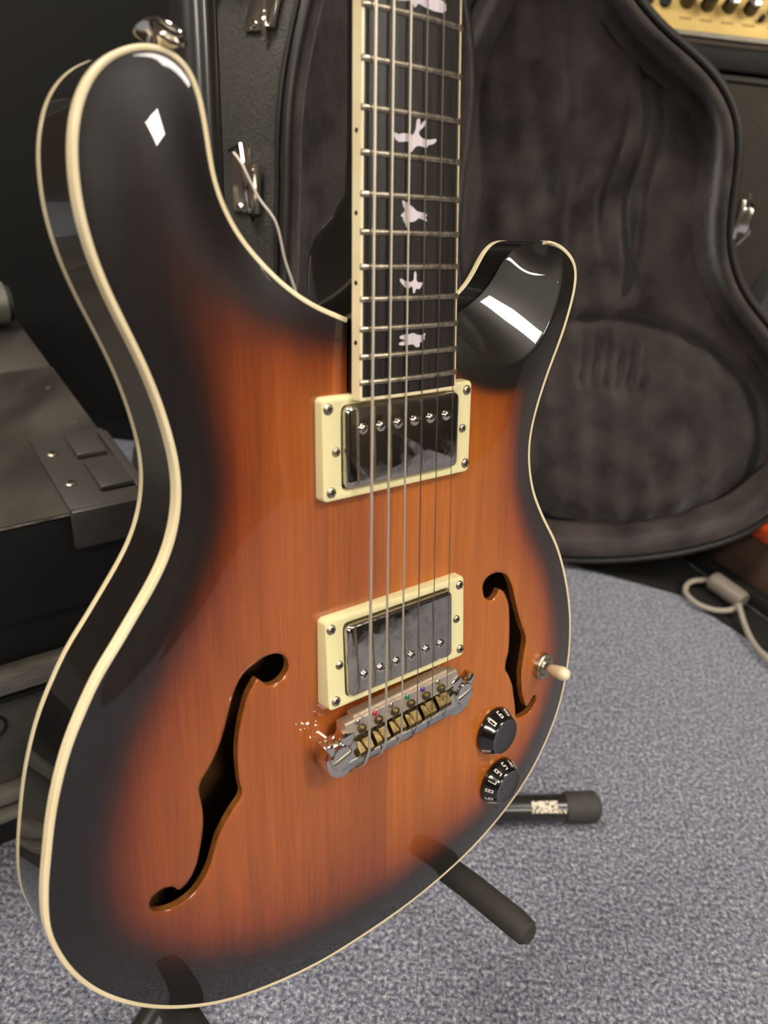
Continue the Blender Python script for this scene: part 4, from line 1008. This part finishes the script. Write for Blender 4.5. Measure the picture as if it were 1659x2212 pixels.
rt = thing('metal_tube', 'short grey metal tube lying on the rear flight case at the left edge', 'tube', (-.42, .74, .296))
MB().tube([f1 * -.10 + Vector((0, 0, .022)), f1 * .035 + Vector((0, 0, .022))], .021, 24).build('tube', M['rack_grey'], rt)
MB().tube([f1 * .035 + Vector((0, 0, .022)), f1 * .040 + Vector((0, 0, .022))], .017, 24).build('end_cap', M['dark'], rt)
# soft gig bag at the far left
gb = thing('soft_guitar_bag', 'dark brown nylon guitar bag standing behind the flight cases at the left', 'bag', (-.72, .92, 0))
bagp = .92 * catmull([(-.16, 0), (.16, 0), (.20, .12), (.175, .24), (.13, .33), (.145, .42), (.125, .50), (.07, .57), (.04, .75), (-.04, .75), (-.07, .57), (-.15, .50), (-.17, .4), (-.14, .32), (-.20, .2), (-.21, .1)], 5)
n = len(bagp); Rb = Matrix.Rotation(math.radians(-13), 3, 'Y') @ Matrix.Rotation(math.radians(20), 3, 'Z')
V = []; F = []
for d, yy in ((.012, .055), (.0, .04), (0, -.02), (.008, -.04), (.03, -.052)):
    V += [Rb @ Vector((p[0], yy, p[1])) for p in poly_off(bagp[::-1] if False else bagp, d)]
for r in range(4):
    for i in range(n): F.append((r * n + i, r * n + (i + 1) % n, (r + 1) * n + (i + 1) % n, (r + 1) * n + i))
F.append(tuple(range(4 * n, 5 * n))); F.append(tuple(reversed(range(n))))
zmin = min(v.z for v in V); V = [v - Vector((0, 0, zmin)) for v in V]
addmesh('padded_shell', V, F, M['nylon'], gb, True, 50)
# price tag string hanging from the case latch
a, t, dv, o_ = LA
st = thing('tag_string', 'thin white string hanging from the case latch down behind the guitar', 'string', (-.14, .665, .45))
sp = catmull([Vector(p) - Vector((-.14, .665, .45)) for p in ((-.1475, .672, .4935), (-.1405, .665, .4885), (-.1257, .662, .4647), (-.1118, .66, .4488), (-.1033, .662, .4188), (-.0933, .665, .3894), (-.0915, .665, .36))], 6, False)
mb = MB(); mb.tube(sp, .0011, 6); mb.build('cord', M['string_white'], st)
# case handle
a, t, dv, o_ = near_frame(.090)
R = Matrix((dv, t, o_)).transposed(); mb = MB()
def hx(x, y, z, s, be=.003): mb.box(a + dv * x + t * y + o_ * z, s, R, be)
hx(.098, .006, .026, (.075, .032, .024), .004); hx(.078, -.004, .016, (.020, .030, .034))
hb = mb.build('handle', M['tolex_dark'], case)
mb = MB(); mb.tube([a + dv * .055 + t * .030 + o_ * .004, a + dv * .045 + t * .026 + o_ * .010, a + dv * .040 + t * .0 + o_ * .014, a + dv * .044 + t * -.028 + o_ * .010, a + dv * .052 + t * -.034 + o_ * .004], .003, 8); mb.build('handle_bracket', M['chrome'], hb)
for x, y in ((.058, .022), (.074, -.036), (.090, .002)):
    mb = MB(); mb.lathe([(.005, 0), (.005, .0012), (.003, .003)], a + dv * x + t * y + o_ * (.002 if x != .085 else .030), o_, 14); mb.build('rivet', M['chrome_bright'], hb)
# latch of the lid half, at its right edge
i = int(np.argmin(np.hypot(cpoly[:, 0] - .062, cpoly[:, 1] - .440))); q = cpoly[i]
mb = MB(); bxp = Vector(lidW(q[0] + .008, q[1], -.012)); RL = Matrix((Vector(CX), Vector(CN), Vector(CZ))).transposed()
mb.box(bxp, (.004, .026, .040), RL, .001); mb.box(bxp + Vector(CX) * .007, (.012, .016, .026), RL, .002)
ll = mb.build('lid_latch', M['chrome'], case)
mb = MB(); mb.tube([bxp + Vector(CX) * .005 + Vector(CZ) * .026, bxp + Vector(CX) * .013 + Vector(CZ) * .012, bxp + Vector(CX) * .015 + Vector(CZ) * -.012, bxp + Vector(CX) * .003 + Vector(CZ) * -.03], .002, 8); mb.build('latch_loop', M['chrome_bright'], ll)
